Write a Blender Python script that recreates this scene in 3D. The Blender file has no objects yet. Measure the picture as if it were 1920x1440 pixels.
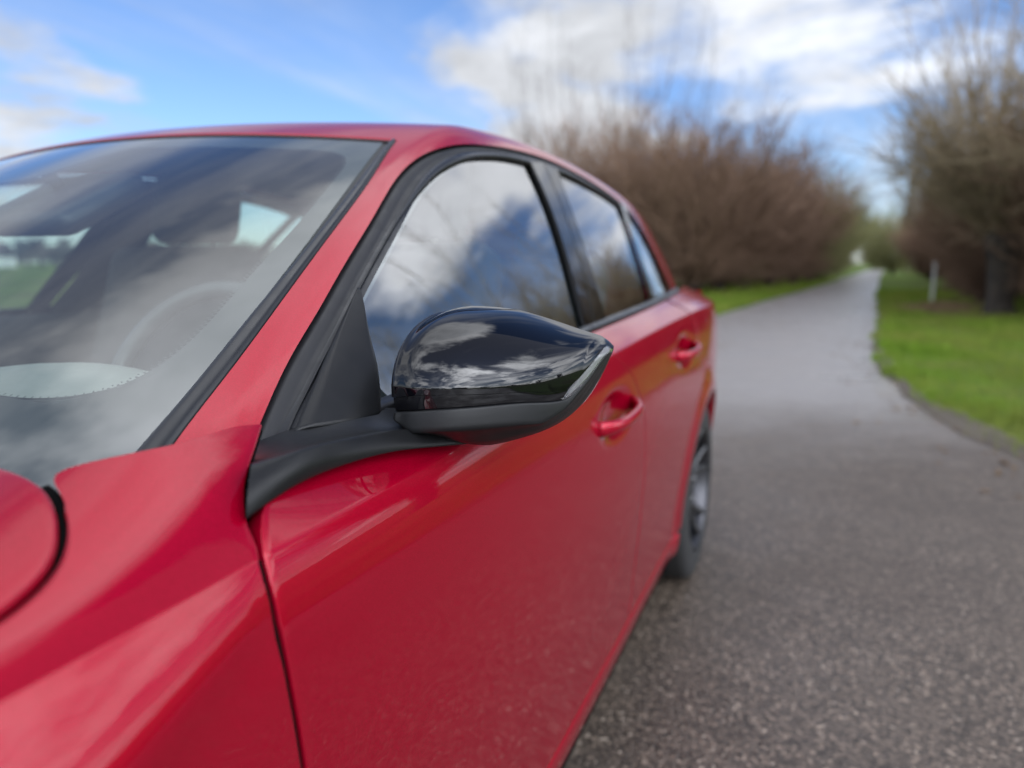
import bpy, bmesh, math, random
import numpy as np
from mathutils import Vector, Matrix
rnd = random.Random(7); nrs = np.random.RandomState(11)
sc = bpy.context.scene
# ------------------------------------------------------------------ camera
CAM = np.array([1.272, 0.037, 1.12])
cam_d = bpy.data.cameras.new('camera'); cam = bpy.data.objects.new('camera', cam_d)
sc.collection.objects.link(cam); sc.camera = cam
cam.location = CAM
cam.rotation_euler = (math.radians(90 - 9.22), 0, math.radians(22.5))
cam_d.sensor_fit = 'HORIZONTAL'; cam_d.sensor_width = 36; cam_d.lens = 1396 / 1920 * 36
cam_d.clip_start = 0.02; cam_d.clip_end = 20000
cam_d.dof.use_dof = True; cam_d.dof.focus_distance = 0.80; cam_d.dof.aperture_fstop = 2.5
# ------------------------------------------------------------------ light and sky
SUN_AZ, SUN_EL = math.radians(128), math.radians(30)      # azimuth clockwise from +Y (the rear of the car)
sdir = Vector((math.sin(SUN_AZ) * math.cos(SUN_EL), math.cos(SUN_AZ) * math.cos(SUN_EL), math.sin(SUN_EL)))
sun_d = bpy.data.lights.new('sun', 'SUN'); sun_d.energy = .5; sun_d.angle = math.radians(150); sun_d.color = (1, .93, .82)
sun = bpy.data.objects.new('sun', sun_d); sc.collection.objects.link(sun)
sun.rotation_euler = (-sdir).to_track_quat('-Z', 'Y').to_euler(); sun.location = (20, -20, 30)
world = bpy.data.worlds.new('World'); sc.world = world; world.use_nodes = True
SKY_STRENGTH = 0.085
# where the photograph shows cloud banks and clear blue: direction, sharpness, amount
LOBES = [((-0.267, 0.937, 0.223), 55, 0.16), ((-0.053, 0.969, 0.241), 90, 0.11), ((-0.545, 0.798, 0.255), 40, -0.13), ((-0.72, 0.647, 0.252), 40, -0.1), ((-0.795, 0.586, 0.159), 200, 0.15), ((-0.74, 0.655, 0.156), 300, 0.14), ((-0.16, 0.979, 0.128), 200, -0.12), ((-0.009, 0.996, 0.091), 160, -0.12), ((-0.45, 0, 0.89), 14, 0.145), ((-0.49, 0.47, 0.73), 60, 0.06), ((-0.72, 0.38, 0.58), 50, -0.2), ((0.38, 0.83, 0.4), 60, 0.04), ((0.1, 0.97, 0.22), 150, -0.08), ((0.29, 0.52, 0.8), 40, -0.09), ((-0.12, 0.45, 0.885), 40, 0.12)]
def build_world():
    nt = world.node_tree; N = nt.nodes; L = nt.links; N.clear()
    out = N.new('ShaderNodeOutputWorld'); bg = N.new('ShaderNodeBackground'); L.new(bg.outputs[0], out.inputs[0])
    bg.inputs[1].default_value = SKY_STRENGTH
    sky = N.new('ShaderNodeTexSky'); sky.sky_type = 'NISHITA'; sky.sun_disc = False
    sky.sun_elevation = SUN_EL; sky.sun_rotation = SUN_AZ; sky.air_density = 1.0; sky.dust_density = .3; sky.ozone_density = 3.5
    tc = N.new('ShaderNodeTexCoord'); nrm = N.new('ShaderNodeVectorMath'); nrm.operation = 'NORMALIZE'; L.new(tc.outputs['Generated'], nrm.inputs[0])
    sep = N.new('ShaderNodeSeparateXYZ'); L.new(nrm.outputs[0], sep.inputs[0])
    def M(op, a, b=None, c=None):
        n = N.new('ShaderNodeMath'); n.operation = op
        for k, v in enumerate((a, b, c)):
            if v is None: continue
            if isinstance(v, (int, float)): n.inputs[k].default_value = v
            else: L.new(v, n.inputs[k])
        return n.outputs[0]
    zc = M('MAXIMUM', sep.outputs[2], 0.0); den = M('ADD', zc, 0.16)
    px = M('DIVIDE', sep.outputs[0], den); py = M('DIVIDE', sep.outputs[1], den)
    cmb = N.new('ShaderNodeCombineXYZ'); L.new(px, cmb.inputs[0]); L.new(py, cmb.inputs[1])
    def noise(scale, detail, rough, dist, off, str_=(1, 1, 1), rot=0):
        mp = N.new('ShaderNodeMapping'); L.new(cmb.outputs[0], mp.inputs[0]); mp.inputs['Location'].default_value = off
        mp.inputs['Scale'].default_value = str_; mp.inputs['Rotation'].default_value = (0, 0, rot)
        n = N.new('ShaderNodeTexNoise'); n.noise_dimensions = '3D'; L.new(mp.outputs[0], n.inputs['Vector'])
        n.inputs['Scale'].default_value = scale; n.inputs['Detail'].default_value = detail; n.inputs['Roughness'].default_value = rough; n.inputs['Distortion'].default_value = dist
        return n.outputs['Fac']
    def ramp(v, a, b):
        n = N.new('ShaderNodeMapRange'); n.interpolation_type = 'SMOOTHSTEP'; L.new(v, n.inputs[0])
        n.inputs[1].default_value = a; n.inputs[2].default_value = b; return n.outputs[0]
    def lobe(d, k, amp):
        n = N.new('ShaderNodeVectorMath'); n.operation = 'DOT_PRODUCT'; L.new(nrm.outputs[0], n.inputs[0]); n.inputs[1].default_value = Vector(d).normalized()
        return M('MULTIPLY', M('EXPONENT', M('MULTIPLY', M('SUBTRACT', n.outputs['Value'], 1.0), k)), amp)
    heap = noise(.85, 9, .58, .25, (5.3, 1.7, 0)); bank = heap
    for d, k, a in LOBES: bank = M('ADD', bank, lobe(d, k, a))
    big = ramp(bank, .475, .615)                                                     # heaped clouds
    wisp = ramp(noise(1.1, 8, .58, .5, (2.1, 7.7, 3), (1, .30, 1), .9), .43, .76)      # streaks of high cloud
    dens = M('MAXIMUM', big, M('MULTIPLY', wisp, .85))
    haze = ramp(sep.outputs[2], .16, -.02); dens = M('MAXIMUM', dens, M('MULTIPLY', haze, .34))
    # cloud colour: lit white away from the sun, greyer bellies in thick parts, silver edges round the sun
    dot = N.new('ShaderNodeVectorMath'); dot.operation = 'DOT_PRODUCT'; L.new(nrm.outputs[0], dot.inputs[0]); dot.inputs[1].default_value = sdir
    thick = ramp(bank, .57, .80); sunside = ramp(dot.outputs['Value'], -.35, .75)
    dark = M('MULTIPLY', thick, M('MULTIPLY_ADD', sunside, .50, .12))
    glow = M('MULTIPLY', M('POWER', M('MAXIMUM', dot.outputs['Value'], 0.0), 40.0), 4.0)
    glow = M('MULTIPLY', glow, M('SUBTRACT', 1.0, M('MULTIPLY', thick, .8)))
    flare = M('MULTIPLY_ADD', M('POWER', M('MULTIPLY_ADD', dot.outputs['Value'], .5, .5), 3.0), 13.0, 1.0)   # thin cloud is far brighter on the sun's side
    lum = M('ADD', M('MULTIPLY', M('SUBTRACT', 1.0, dark), flare), glow)
    lum = M('MULTIPLY', lum, M('MULTIPLY_ADD', ramp(noise(2.4, 7, .6, .3, (1.3, 4.1, 2)), .32, .68), .36, .80))
    col = N.new('ShaderNodeMix'); col.data_type = 'RGBA'; col.inputs[6].default_value = (4.6, 4.75, 5.05, 1); col.inputs[7].default_value = (3.9, 4.1, 4.6, 1); L.new(dark, col.inputs[0])
    mul = N.new('ShaderNodeVectorMath'); mul.operation = 'SCALE'; L.new(col.outputs[2], mul.inputs[0]); L.new(lum, mul.inputs['Scale'])
    mix = N.new('ShaderNodeMix'); mix.data_type = 'RGBA'; L.new(dens, mix.inputs[0])
    tint = N.new('ShaderNodeMix'); tint.data_type = 'RGBA'; tint.blend_type = 'MULTIPLY'; tint.inputs[0].default_value = 1; L.new(sky.outputs[0], tint.inputs[6]); tint.inputs[7].default_value = (.78, .86, 1.05, 1)
    L.new(tint.outputs[2], mix.inputs[6]); L.new(mul.outputs[0], mix.inputs[7])
    L.new(mix.outputs[2], bg.inputs[0])
build_world()
sc.view_settings.view_transform = 'Standard'; sc.view_settings.look = 'None'; sc.view_settings.exposure = .86; sc.view_settings.gamma = 1
sc.view_settings.use_curve_mapping = False
sc.cycles.use_denoising = True
try: sc.cycles.denoiser = 'OPENIMAGEDENOISE'
except Exception: pass
sc.cycles.max_bounces = 10; sc.cycles.transparent_max_bounces = 16; sc.cycles.caustics_reflective = False; sc.cycles.caustics_refractive = False
sc.cycles.sample_clamp_indirect = 6
# ------------------------------------------------------------------ helpers
COL = sc.collection
def newmat(name, color=(.5, .5, .5), rough=.5, metal=0., spec=.5, coat=0., coat_rough=.03):
    m = bpy.data.materials.new(name); m.use_nodes = True; b = m.node_tree.nodes['Principled BSDF']
    b.inputs['Base Color'].default_value = (*color, 1); b.inputs['Roughness'].default_value = rough; b.inputs['Metallic'].default_value = metal
    b.inputs['Specular IOR Level'].default_value = spec; b.inputs['Coat Weight'].default_value = coat; b.inputs['Coat Roughness'].default_value = coat_rough
    return m
class NT:
    """small node helper for one material"""
    def __init__(s, m): s.m = m; s.t = m.node_tree; s.N = s.t.nodes; s.L = s.t.links; s.b = s.N['Principled BSDF']
    def noise(s, scale, detail=5, rough=.6, coord='Object', dist=0., out='Fac'):
        tc = s.N.new('ShaderNodeTexCoord'); n = s.N.new('ShaderNodeTexNoise'); s.L.new(tc.outputs[coord], n.inputs['Vector'])
        n.inputs['Scale'].default_value = scale; n.inputs['Detail'].default_value = detail; n.inputs['Roughness'].default_value = rough; n.inputs['Distortion'].default_value = dist
        return n.outputs[out]
    def voronoi(s, scale, out='Color', feature='F1'):
        tc = s.N.new('ShaderNodeTexCoord'); n = s.N.new('ShaderNodeTexVoronoi'); n.feature = feature; s.L.new(tc.outputs['Object'], n.inputs['Vector']); n.inputs['Scale'].default_value = scale
        return n.outputs[out]
    def ramp(s, v, stops):
        r = s.N.new('ShaderNodeValToRGB'); s.L.new(v, r.inputs[0]); e = r.color_ramp.elements
        while len(e) < len(stops): e.new(.5)
        for q, (p, c) in zip(e, stops): q.position = p; q.color = (*c, 1)
        return r.outputs[0]
    def mix(s, f, a, b, mode='MIX'):
        n = s.N.new('ShaderNodeMix'); n.data_type = 'RGBA'; n.blend_type = mode
        for sock, v in ((n.inputs[0], f), (n.inputs[6], a), (n.inputs[7], b)):
            if isinstance(v, (int, float)): sock.default_value = v
            elif isinstance(v, tuple): sock.default_value = (*v, 1)
            else: s.L.new(v, sock)
        return n.outputs[2]
    def rng(s, v, a, b, c=0., d=1., smooth=True):
        n = s.N.new('ShaderNodeMapRange'); s.L.new(v, n.inputs[0])
        if smooth: n.interpolation_type = 'SMOOTHSTEP'
        for k, q in zip((1, 2, 3, 4), (a, b, c, d)): n.inputs[k].default_value = q
        return n.outputs[0]
    def bump(s, v, strength, dist):
        n = s.N.new('ShaderNodeBump'); s.L.new(v, n.inputs['Height']); n.inputs['Strength'].default_value = strength; n.inputs['Distance'].default_value = dist
        s.L.new(n.outputs[0], s.b.inputs['Normal']); return n
    def set(s, name, v): s.L.new(v, s.b.inputs[name])
def link(o, parent=None):
    COL.objects.link(o)
    if parent is not None: o.parent = parent
    return o
def empty(name, loc=(0, 0, 0), parent=None):
    o = bpy.data.objects.new(name, None); o.location = loc; o.empty_display_size = .1; return link(o, parent)
def tag(o, label=None, cat=None, group=None, kind=None):
    for k, v in (('label', label), ('category', cat), ('group', group), ('kind', kind)):
        if v: o[k] = v
    return o
def mk(name, V, Fc, mat, parent=None, smooth=True):
    me = bpy.data.meshes.new(name); me.from_pydata([tuple(map(float, v)) for v in V], [], [tuple(map(int, f)) for f in Fc])
    me.polygons.foreach_set('use_smooth', [smooth] * len(me.polygons)); me.update()
    if mat is not None: me.materials.append(mat)
    return link(bpy.data.objects.new(name, me), parent)
def fast_mesh(name, V, Fq, mats=(), smooth=True, midx=None):
    """numpy arrays -> mesh; Fq (n,3) or (n,4)"""
    me = bpy.data.meshes.new(name); V = np.asarray(V, np.float32); Fq = np.asarray(Fq, np.int32); k = Fq.shape[1]
    me.vertices.add(len(V)); me.vertices.foreach_set('co', V.ravel()); me.loops.add(Fq.size); me.loops.foreach_set('vertex_index', Fq.ravel())
    me.polygons.add(len(Fq)); me.polygons.foreach_set('loop_start', np.arange(0, Fq.size, k, dtype=np.int32)); me.polygons.foreach_set('loop_total', np.full(len(Fq), k, np.int32))
    me.polygons.foreach_set('use_smooth', np.full(len(Fq), smooth))
    if midx is not None: me.polygons.foreach_set('material_index', np.asarray(midx, np.int32))
    me.update(calc_edges=True); me.validate()
    for m in mats: me.materials.append(m)
    return me
def norms(P, ref=(0, None, .72)):
    """outward unit normals of a grid of points"""
    du = np.gradient(P, axis=0); dv = np.gradient(P, axis=1); n = np.cross(du, dv); l = np.linalg.norm(n, axis=-1, keepdims=True); n = n / np.maximum(l, 1e-12)
    r = np.array([ref[0], 0 if ref[1] is None else ref[1], ref[2]]); d = P - r
    if ref[1] is None: d = d * np.array([1, 0, 1])
    sg = 1. if (n * d).sum() > 0 else -1.
    return n * sg, sg
def hem(P, side, r=.003, depth=.018, ref=(0, None, .72)):
    """roll the border of a grid over: a small round, then straight in"""
    if side in ('v0', 'v1'): return np.swapaxes(hem(np.swapaxes(P, 0, 1), 'u' + side[1], r, depth, ref), 0, 1)
    n, _ = norms(P, ref)
    if side == 'u1': b, q, nb = P[-1], P[-2], n[-1]
    else: b, q, nb = P[0], P[1], n[0]
    tg = np.gradient(b, axis=0); o = np.cross(nb, tg); o /= np.maximum(np.linalg.norm(o, axis=-1, keepdims=True), 1e-9); o *= np.where(((b - q) * o).sum(-1, keepdims=True) >= 0, 1, -1)
    rows = [b + o * r * math.sin(t) - nb * r * (1 - math.cos(t)) for t in (math.radians(a) for a in (25, 50, 72, 90))] + [b + o * r - nb * depth]
    R = np.stack(rows)
    return np.concatenate([P, R], 0) if side == 'u1' else np.concatenate([R[::-1], P], 0)
def grid_faces(n, m, off=0, flip=False):
    i = np.arange(n - 1)[:, None] * m + np.arange(m - 1)[None]; i = i.ravel() + off
    f = np.stack([i, i + 1, i + m + 1, i + m], -1)
    return f[:, ::-1] if flip else f
def gridobj(name, grids, mat, parent=None, ref=(0, None, .72), weld=True, smooth=True, sx=1):
    """one mesh of one or more point grids (n,m,3), welded where they meet"""
    if not isinstance(grids, (list, tuple)): grids = [grids]
    V = []; Fa = []; off = 0
    for P in grids:
        P = P * np.array([sx, 1, 1]) if sx != 1 else P
        _, sg = norms(P, ref); n, m = P.shape[:2]
        V.append(P.reshape(-1, 3)); Fa.append(grid_faces(n, m, off, sg > 0)); off += n * m
    V = np.concatenate(V); Fa = np.concatenate(Fa)
    me = fast_mesh(name, V, Fa, [mat] if mat else [], smooth)
    if weld:
        bm = bmesh.new(); bm.from_mesh(me); bmesh.ops.remove_doubles(bm, verts=bm.verts, dist=2e-5); bm.to_mesh(me); bm.free()
        me.polygons.foreach_set('use_smooth', [smooth] * len(me.polygons))
    return link(bpy.data.objects.new(name, me), parent)
def rim_in(o, depth, ref=(0, None, .72)):
    """turn the open border of a sheet inwards so that it has a visible thickness"""
    me = o.data; bm = bmesh.new(); bm.from_mesh(me); bm.normal_update()
    nv = {v.index: v.normal.copy() for v in bm.verts}; bm.verts.ensure_lookup_table()
    ed = [e for e in bm.edges if e.is_boundary]
    r = bmesh.ops.extrude_edge_only(bm, edges=ed)
    vs = [g for g in r['geom'] if isinstance(g, bmesh.types.BMVert)]
    src = {}
    for v in vs:
        for e in v.link_edges:
            w = e.other_vert(v)
            if w not in vs: src[v] = nv.get(w.index)
    for v in vs:
        n = src.get(v)
        if n is not None: v.co -= n * depth
    for f in {f for v in vs for f in v.link_faces}: f.smooth = False
    bm.to_mesh(me); bm.free(); return o
def tube(pts, rad, seg=8, closed=False, cap=True):
    """swept tube -> verts, faces; rad scalar, list or (a,b) pairs"""
    pts = [Vector(p) for p in pts]; n = len(pts); V = []; Fc = []; up = None
    for i, p in enumerate(pts):
        a = pts[(i - 1) % n] if (closed or i > 0) else p; b = pts[(i + 1) % n] if (closed or i < n - 1) else p
        t = (b - a).normalized()
        if up is None: up = Vector((0, 0, 1)) if abs(t.z) < .9 else Vector((1, 0, 0))
        x = t.cross(up).normalized(); y = x.cross(t).normalized(); up = y
        r = rad[i] if isinstance(rad, (list, tuple, np.ndarray)) else rad; ra, rb = r if isinstance(r, (tuple, list)) else (r, r)
        for k in range(seg):
            q = 2 * math.pi * k / seg; V.append(p + x * (ra * math.cos(q)) + y * (rb * math.sin(q)))
    for i in range(n if closed else n - 1):
        for k in range(seg):
            a = i * seg + k; b = i * seg + (k + 1) % seg; c = ((i + 1) % n) * seg + (k + 1) % seg; d = ((i + 1) % n) * seg + k; Fc.append((a, b, c, d))
    if cap and not closed: Fc.append(tuple(range(seg))[::-1]); Fc.append(tuple(range((n - 1) * seg, n * seg)))
    return V, Fc
def join(*vf):
    V = []; Fc = []
    for v, f in vf: o = len(V); V += list(v); Fc += [tuple(i + o for i in q) for q in f]
    return V, Fc
def boxvf(c, s, rz=0):
    c = Vector(c); R = Matrix.Rotation(rz, 3, 'Z'); V = [c + R @ Vector((x * s[0] / 2, y * s[1] / 2, z * s[2] / 2)) for x in (-1, 1) for y in (-1, 1) for z in (-1, 1)]
    return V, [(0, 1, 3, 2), (4, 6, 7, 5), (0, 4, 5, 1), (2, 3, 7, 6), (0, 2, 6, 4), (1, 5, 7, 3)]
def bevel(o, w=.005, seg=2, subsurf=0):
    m = o.modifiers.new('bevel', 'BEVEL'); m.width = w; m.segments = seg; m.limit_method = 'ANGLE'
    if subsurf: s = o.modifiers.new('sub', 'SUBSURF'); s.levels = s.render_levels = subsurf
    return o
def lathe(profile, seg=48, axis='X'):
    """profile [(r, a)] turned round X -> grid (m, seg+1, 3)"""
    th = np.linspace(0, 2 * math.pi, seg + 1); p = np.array(profile, float)
    return np.stack([np.broadcast_to(p[:, 1:2], (len(p), seg + 1)), p[:, 0:1] * np.cos(th), p[:, 0:1] * np.sin(th)], -1)
# ------------------------------------------------------------------ surfaces of the car (metres; +Y = towards the tail, +X = driver's side)
class Spl:
    """natural cubic spline through a table, straight outside it"""
    def __init__(s, pts):
        a = np.array(pts, float); s.x = a[:, 0]; s.y = a[:, 1:] if a.shape[1] > 2 else a[:, 1]
        n = len(s.x); h = np.diff(s.x); A = np.zeros((n, n)); A[0, 0] = A[-1, -1] = 1; b = np.zeros((n,) + s.y.shape[1:])
        for i in range(1, n - 1):
            A[i, i - 1] = h[i - 1]; A[i, i] = 2 * (h[i - 1] + h[i]); A[i, i + 1] = h[i]
            b[i] = 6 * ((s.y[i + 1] - s.y[i]) / h[i] - (s.y[i] - s.y[i - 1]) / h[i - 1])
        s.m = np.linalg.solve(A, b)
    def __call__(s, t):
        t = np.asarray(t, float); i = np.clip(np.searchsorted(s.x, t) - 1, 0, len(s.x) - 2); tc = np.clip(t, s.x[0], s.x[-1])
        h = s.x[i + 1] - s.x[i]; a = (s.x[i + 1] - tc) / h; b = (tc - s.x[i]) / h; d = t - tc
        if s.y.ndim > 1: a, b, h, d = a[..., None], b[..., None], h[..., None], d[..., None]
        r = a * s.y[i] + b * s.y[i + 1] + ((a ** 3 - a) * s.m[i] + (b ** 3 - b) * s.m[i + 1]) * h * h / 6
        sl = (s.y[i + 1] - s.y[i]) / h + (-(3 * a * a - 1) * s.m[i] + (3 * b * b - 1) * s.m[i + 1]) * h / 6
        return r + d * sl
def lin(pts):
    a = np.array(pts, float); return lambda t: np.interp(t, a[:, 0], a[:, 1])
def curve(pts, n, smooth=True):
    """resample a polyline in any dimension by chord length"""
    a = np.array(pts, float); d = np.r_[0, np.cumsum(np.linalg.norm(np.diff(a, axis=0), axis=1))]; t = np.linspace(0, d[-1], n)
    if smooth and len(a) > 2: return Spl(np.c_[d, a])(t)
    return np.stack([np.interp(t, d, a[:, k]) for k in range(a.shape[1])], -1)
def coons(bot, top, left, right):
    """boundary curves -> grid [len(bot)][len(left)]"""
    n, m = len(bot), len(left); u = np.linspace(0, 1, n)[:, None, None]; v = np.linspace(0, 1, m)[None, :, None]
    B, T, Lf, R = bot[:, None], top[:, None], left[None], right[None]
    return (1 - v) * B + v * T + (1 - u) * Lf + u * R - ((1 - u) * (1 - v) * bot[0] + u * (1 - v) * bot[-1] + (1 - u) * v * top[0] + u * v * top[-1])
def sp(x, k): return np.logaddexp(0, x / k) * k
def sstep(x, a, b): t = np.clip((x - a) / (b - a), 0, 1); return t * t * (3 - 2 * t)
# greenhouse
WB = Spl([(.2, .795), (.56, .823), (1.0, .838), (1.5, .838), (2.0, .829), (2.65, .805), (3.1, .745), (3.5, .65)])
ROOFC = Spl([(.9, 1.341), (1.15, 1.388), (1.4, 1.414), (1.7, 1.433), (2.0, 1.435), (2.4, 1.412), (2.8, 1.374), (3.1, 1.325), (3.5, 1.23)])
def XG(Y, z): d = z - .98; return WB(Y) - .445 * d - .2 * d * d
def YE(x): return .285 + .44 * x * x
def ZT(x, Y):
    t = Y - YE(x); zw = .952 + .56 * t - .09 * t * t; zr = ROOFC(Y) - .07 * x * x; k = .012
    return -k * np.logaddexp(-zw / k, -zr / k)
RS = .048
def RTf(Y): return .048 + .045 / (1 + np.exp((Y - 1.22) / .06))
def section(Y):
    lo = np.full(np.shape(Y), .70); hi = np.full(np.shape(Y), 1.5)
    for _ in range(40):
        m = (lo + hi) / 2; g = ZT(XG(Y, m), Y) - m; lo = np.where(g > 0, m, lo); hi = np.where(g > 0, hi, m)
    return XG(Y, lo), lo
def hull(Y, s):
    """s 0..1 side glass from z=.90 up, 1..2 rounded pillar or cant rail, 2..3 windscreen or roof to the centre line"""
    Y, s = np.broadcast_arrays(np.asarray(Y, float), np.asarray(s, float)); xi, zi = section(Y); e = 1e-4; RT = RTf(Y)
    z0 = zi - RS; x0 = XG(Y, z0); x3 = xi - RT; z3 = ZT(x3, Y); tx = (XG(Y, z0 + e) - x0) / e; L0 = (zi - z0) * .62; tz = (ZT(x3 + e, Y) - z3) / e; L3 = RT * .62
    x1, z1 = x0 + tx * L0, z0 + L0; x2, z2 = x3 + L3, z3 + tz * L3; b = np.clip(s - 1, 0, 1); a = 1 - b
    bx = a ** 3 * x0 + 3 * a * a * b * x1 + 3 * a * b * b * x2 + b ** 3 * x3; bz = a ** 3 * z0 + 3 * a * a * b * z1 + 3 * a * b * b * z2 + b ** 3 * z3
    zs = .90 + (z0 - .90) * np.clip(s, -2, 1); xs = XG(Y, zs); xt = x3 * (1 - np.clip(s - 2, 0, 2)); zt = ZT(xt, Y)
    return np.stack([np.where(s < 1, xs, np.where(s < 2, bx, xt)), Y, np.where(s < 1, zs, np.where(s < 2, bz, zt))], -1)
def s_of_z(Y, z):
    Y, z = np.broadcast_arrays(np.asarray(Y, float), np.asarray(z, float)); lo = np.full(Y.shape, -1.); hi = np.full(Y.shape, 2.15)
    z0 = section(Y)[1] - RS; s1 = (z - .90) / (z0 - .90)
    for _ in range(30):
        m = (lo + hi) / 2; q = hull(Y, m)[..., 2] < z; lo = np.where(q, m, lo); hi = np.where(q, hi, m)
    return np.where((z < z0) & (z0 > .93), s1, lo)
def s_of_x(Y, x):
    Y, x = np.broadcast_arrays(np.asarray(Y, float), np.asarray(x, float)); lo = np.full(Y.shape, 1.); hi = np.full(Y.shape, 3.)
    for _ in range(30):
        m = (lo + hi) / 2; q = hull(Y, m)[..., 0] > x; lo = np.where(q, m, lo); hi = np.where(q, hi, m)
    return lo
def hull_off(Y, s, off=0.):
    P = hull(Y, s)
    if np.all(np.asarray(off) == 0): return P
    e = 1e-3; n = np.cross(hull(np.asarray(Y) + e, s) - P, hull(Y, np.asarray(s) + e) - P); n /= np.linalg.norm(n, axis=-1, keepdims=True)
    n *= np.where(n[..., 2:] + n[..., :1] > 0, 1, -1); return P + n * np.asarray(off)[..., None]
def hp(Yz, off=0.):
    """side view drawing (Y, z) -> points on the greenhouse"""
    Yz = np.asarray(Yz, float); return hull_off(Yz[..., 0], s_of_z(Yz[..., 0], Yz[..., 1]), off)
# lower body
ZC = Spl([(-.95, .76), (-.8, .80), (-.6, .85), (-.3, .886), (0, .898), (.257, .901), (.45, .906), (.55, .909), (1.0, .928), (1.435, .946), (2.2, .966), (2.7, .975), (3.1, .972), (3.5, .95)])
XC = Spl([(-.95, .50), (-.85, .63), (-.7, .755), (-.5, .838), (-.25, .882), (0, .897), (.25, .901), (.45, .903), (1.0, .905), (1.5, .906), (2.2, .904), (2.6, .906), (2.9, .895), (3.2, .85), (3.4, .78), (3.52, .70)])
DX = Spl([(-.03, -.015), (0, 0), (.02, .0075), (.05, .0145), (.1, .0195), (.2, .0225), (.3, .020), (.4, .013), (.5, .004), (.58, -.004), (.66, -.010), (.8, -.022)])
FA = Spl([(-.9, .03), (0, .030), (.15, .031), (.3, .036), (.40, .056), (.47, .078), (.6, .086)]); FL = Spl([(-.9, .05), (0, .05), (.15, .05), (.3, .052), (.40, .066), (.47, .080), (.6, .084)])
HAND = ((1.40, .835, .105, .040), (2.17, .875, .105, .040))
def XS(Y, z):
    """outer side below the crease"""
    d = ZC(Y) - z; door = DX(d); d1 = np.clip(.034 + (.424 - Y) * .26, .030, .15)
    fen = .40 * d - .37 * sp(d - d1, .006) - .025 * sp(d - .45, .05)
    g = sstep(Y, .20, .44) * np.where(Y > .4445, 1, sstep(d - d1, -.005, .06)); x = XC(Y) + door * g + fen * (1 - g)
    for cy in (0., 2.675):
        r = np.hypot(Y - cy, z - .318); x = x + .012 * np.exp(-((r - .37) / .055) ** 2)
    for hy, hz, a, b in HAND:
        q = ((Y - hy) / a) ** 2 + ((z - hz) / b) ** 2; x = x - .014 * np.exp(-q ** 2)
    return x
def ZF(x, Y):
    """wing top and bonnet above the crease"""
    w = XC(Y) - x; return ZC(Y) + FA(Y) * (1 - np.exp(-np.maximum(w, 0) / FL(Y))) + .16 * w - .13 * sp(w - .13, .012)
XB = Spl([(.40, .872), (.56, .850), (1.0, .850), (1.5, .845), (2.0, .836), (2.65, .810), (3.0, .765), (3.4, .69)])
ZB = Spl([(.40, .960), (.56, .958), (1.0, .970), (1.5, .983), (2.2, 1.003), (2.65, 1.02), (3.0, 1.03), (3.4, 1.03)])
def shoulder(Y, v):
    """crease (v=0) up to the belt line (v=1)"""
    a = np.stack([XC(Y), Y, ZC(Y)], -1); b = np.stack([XB(Y), Y, ZB(Y)], -1); v = np.asarray(v)[..., None]
    n = np.stack([b[..., 2] - a[..., 2], 0 * Y, a[..., 0] - b[..., 0]], -1); n /= np.linalg.norm(n, axis=-1, keepdims=True)
    return a * (1 - v) + b * v + n * .0025 * 4 * v * (1 - v)
# ------------------------------------------------------------------ materials of the car
def paint_mat():
    m = newmat('red_metallic_paint', (.60, .001, .018), .38, .45, .0, 1., .008); n = NT(m)
    fl = n.noise(900, 2, .5); n.set('Base Color', n.mix(n.rng(fl, .35, .7), (.27, .0002, .012), (.36, .0004, .019)))
    n.b.inputs['Coat IOR'].default_value = 1.38
    pe = n.noise(55, 2, .5); bp = n.N.new('ShaderNodeBump'); n.L.new(pe, bp.inputs['Height']); bp.inputs['Strength'].default_value = .010; bp.inputs['Distance'].default_value = .004
    n.L.new(bp.outputs[0], n.b.inputs['Coat Normal'])
    # thin film of road dust low on the doors
    g = n.N.new('ShaderNodeNewGeometry'); sx = n.N.new('ShaderNodeSeparateXYZ'); n.L.new(g.outputs['Position'], sx.inputs[0])
    low = n.rng(sx.outputs[2], .75, .25); ds = n.noise(26, 6, .7); sp_ = n.noise(190, 3, .6)
    dm = n.N.new('ShaderNodeMath'); dm.operation = 'MULTIPLY'; n.L.new(low, dm.inputs[0]); n.L.new(n.rng(ds, .35, .75, .05, .40), dm.inputs[1])
    dk = n.N.new('ShaderNodeMath'); dk.operation = 'MULTIPLY'; n.L.new(dm.outputs[0], dk.inputs[0]); n.L.new(n.rng(sp_, .45, .62, .25, 1.), dk.inputs[1])
    rr = n.N.new('ShaderNodeMath'); rr.operation = 'MULTIPLY_ADD'; n.L.new(dk.outputs[0], rr.inputs[0]); rr.inputs[1].default_value = .14; rr.inputs[2].default_value = .012; n.L.new(rr.outputs[0], n.b.inputs['Coat Roughness'])
    return m
PAINT = paint_mat()
def plastic(name, col, rough, grain=.0, scale=900, spec=.5):
    m = newmat(name, col, rough, 0, spec); n = NT(m)
    n.set('Roughness', n.rng(n.noise(30, 4, .6), .3, .7, rough - .05, rough + .07))
    if grain: n.bump(n.noise(scale, 2, .5), grain, .0006)
    return m
GLOSS = newmat('black_gloss_lacquer', (.002, .002, .003), .05, 0, .0, 1., .006)
SATIN = plastic('black_grained_plastic', (.007, .0072, .0078), .36, .35, 1500, .28)
TRIM = plastic('black_satin_trim', (.013, .0135, .015), .31, .12, 1400, .42)
RUBBER = plastic('black_rubber_seal', (.010, .010, .011), .55, .1)
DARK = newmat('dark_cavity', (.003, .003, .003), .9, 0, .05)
CLOTH = plastic('charcoal_upholstery', (.022, .022, .024), .85, .4, 700)
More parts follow.
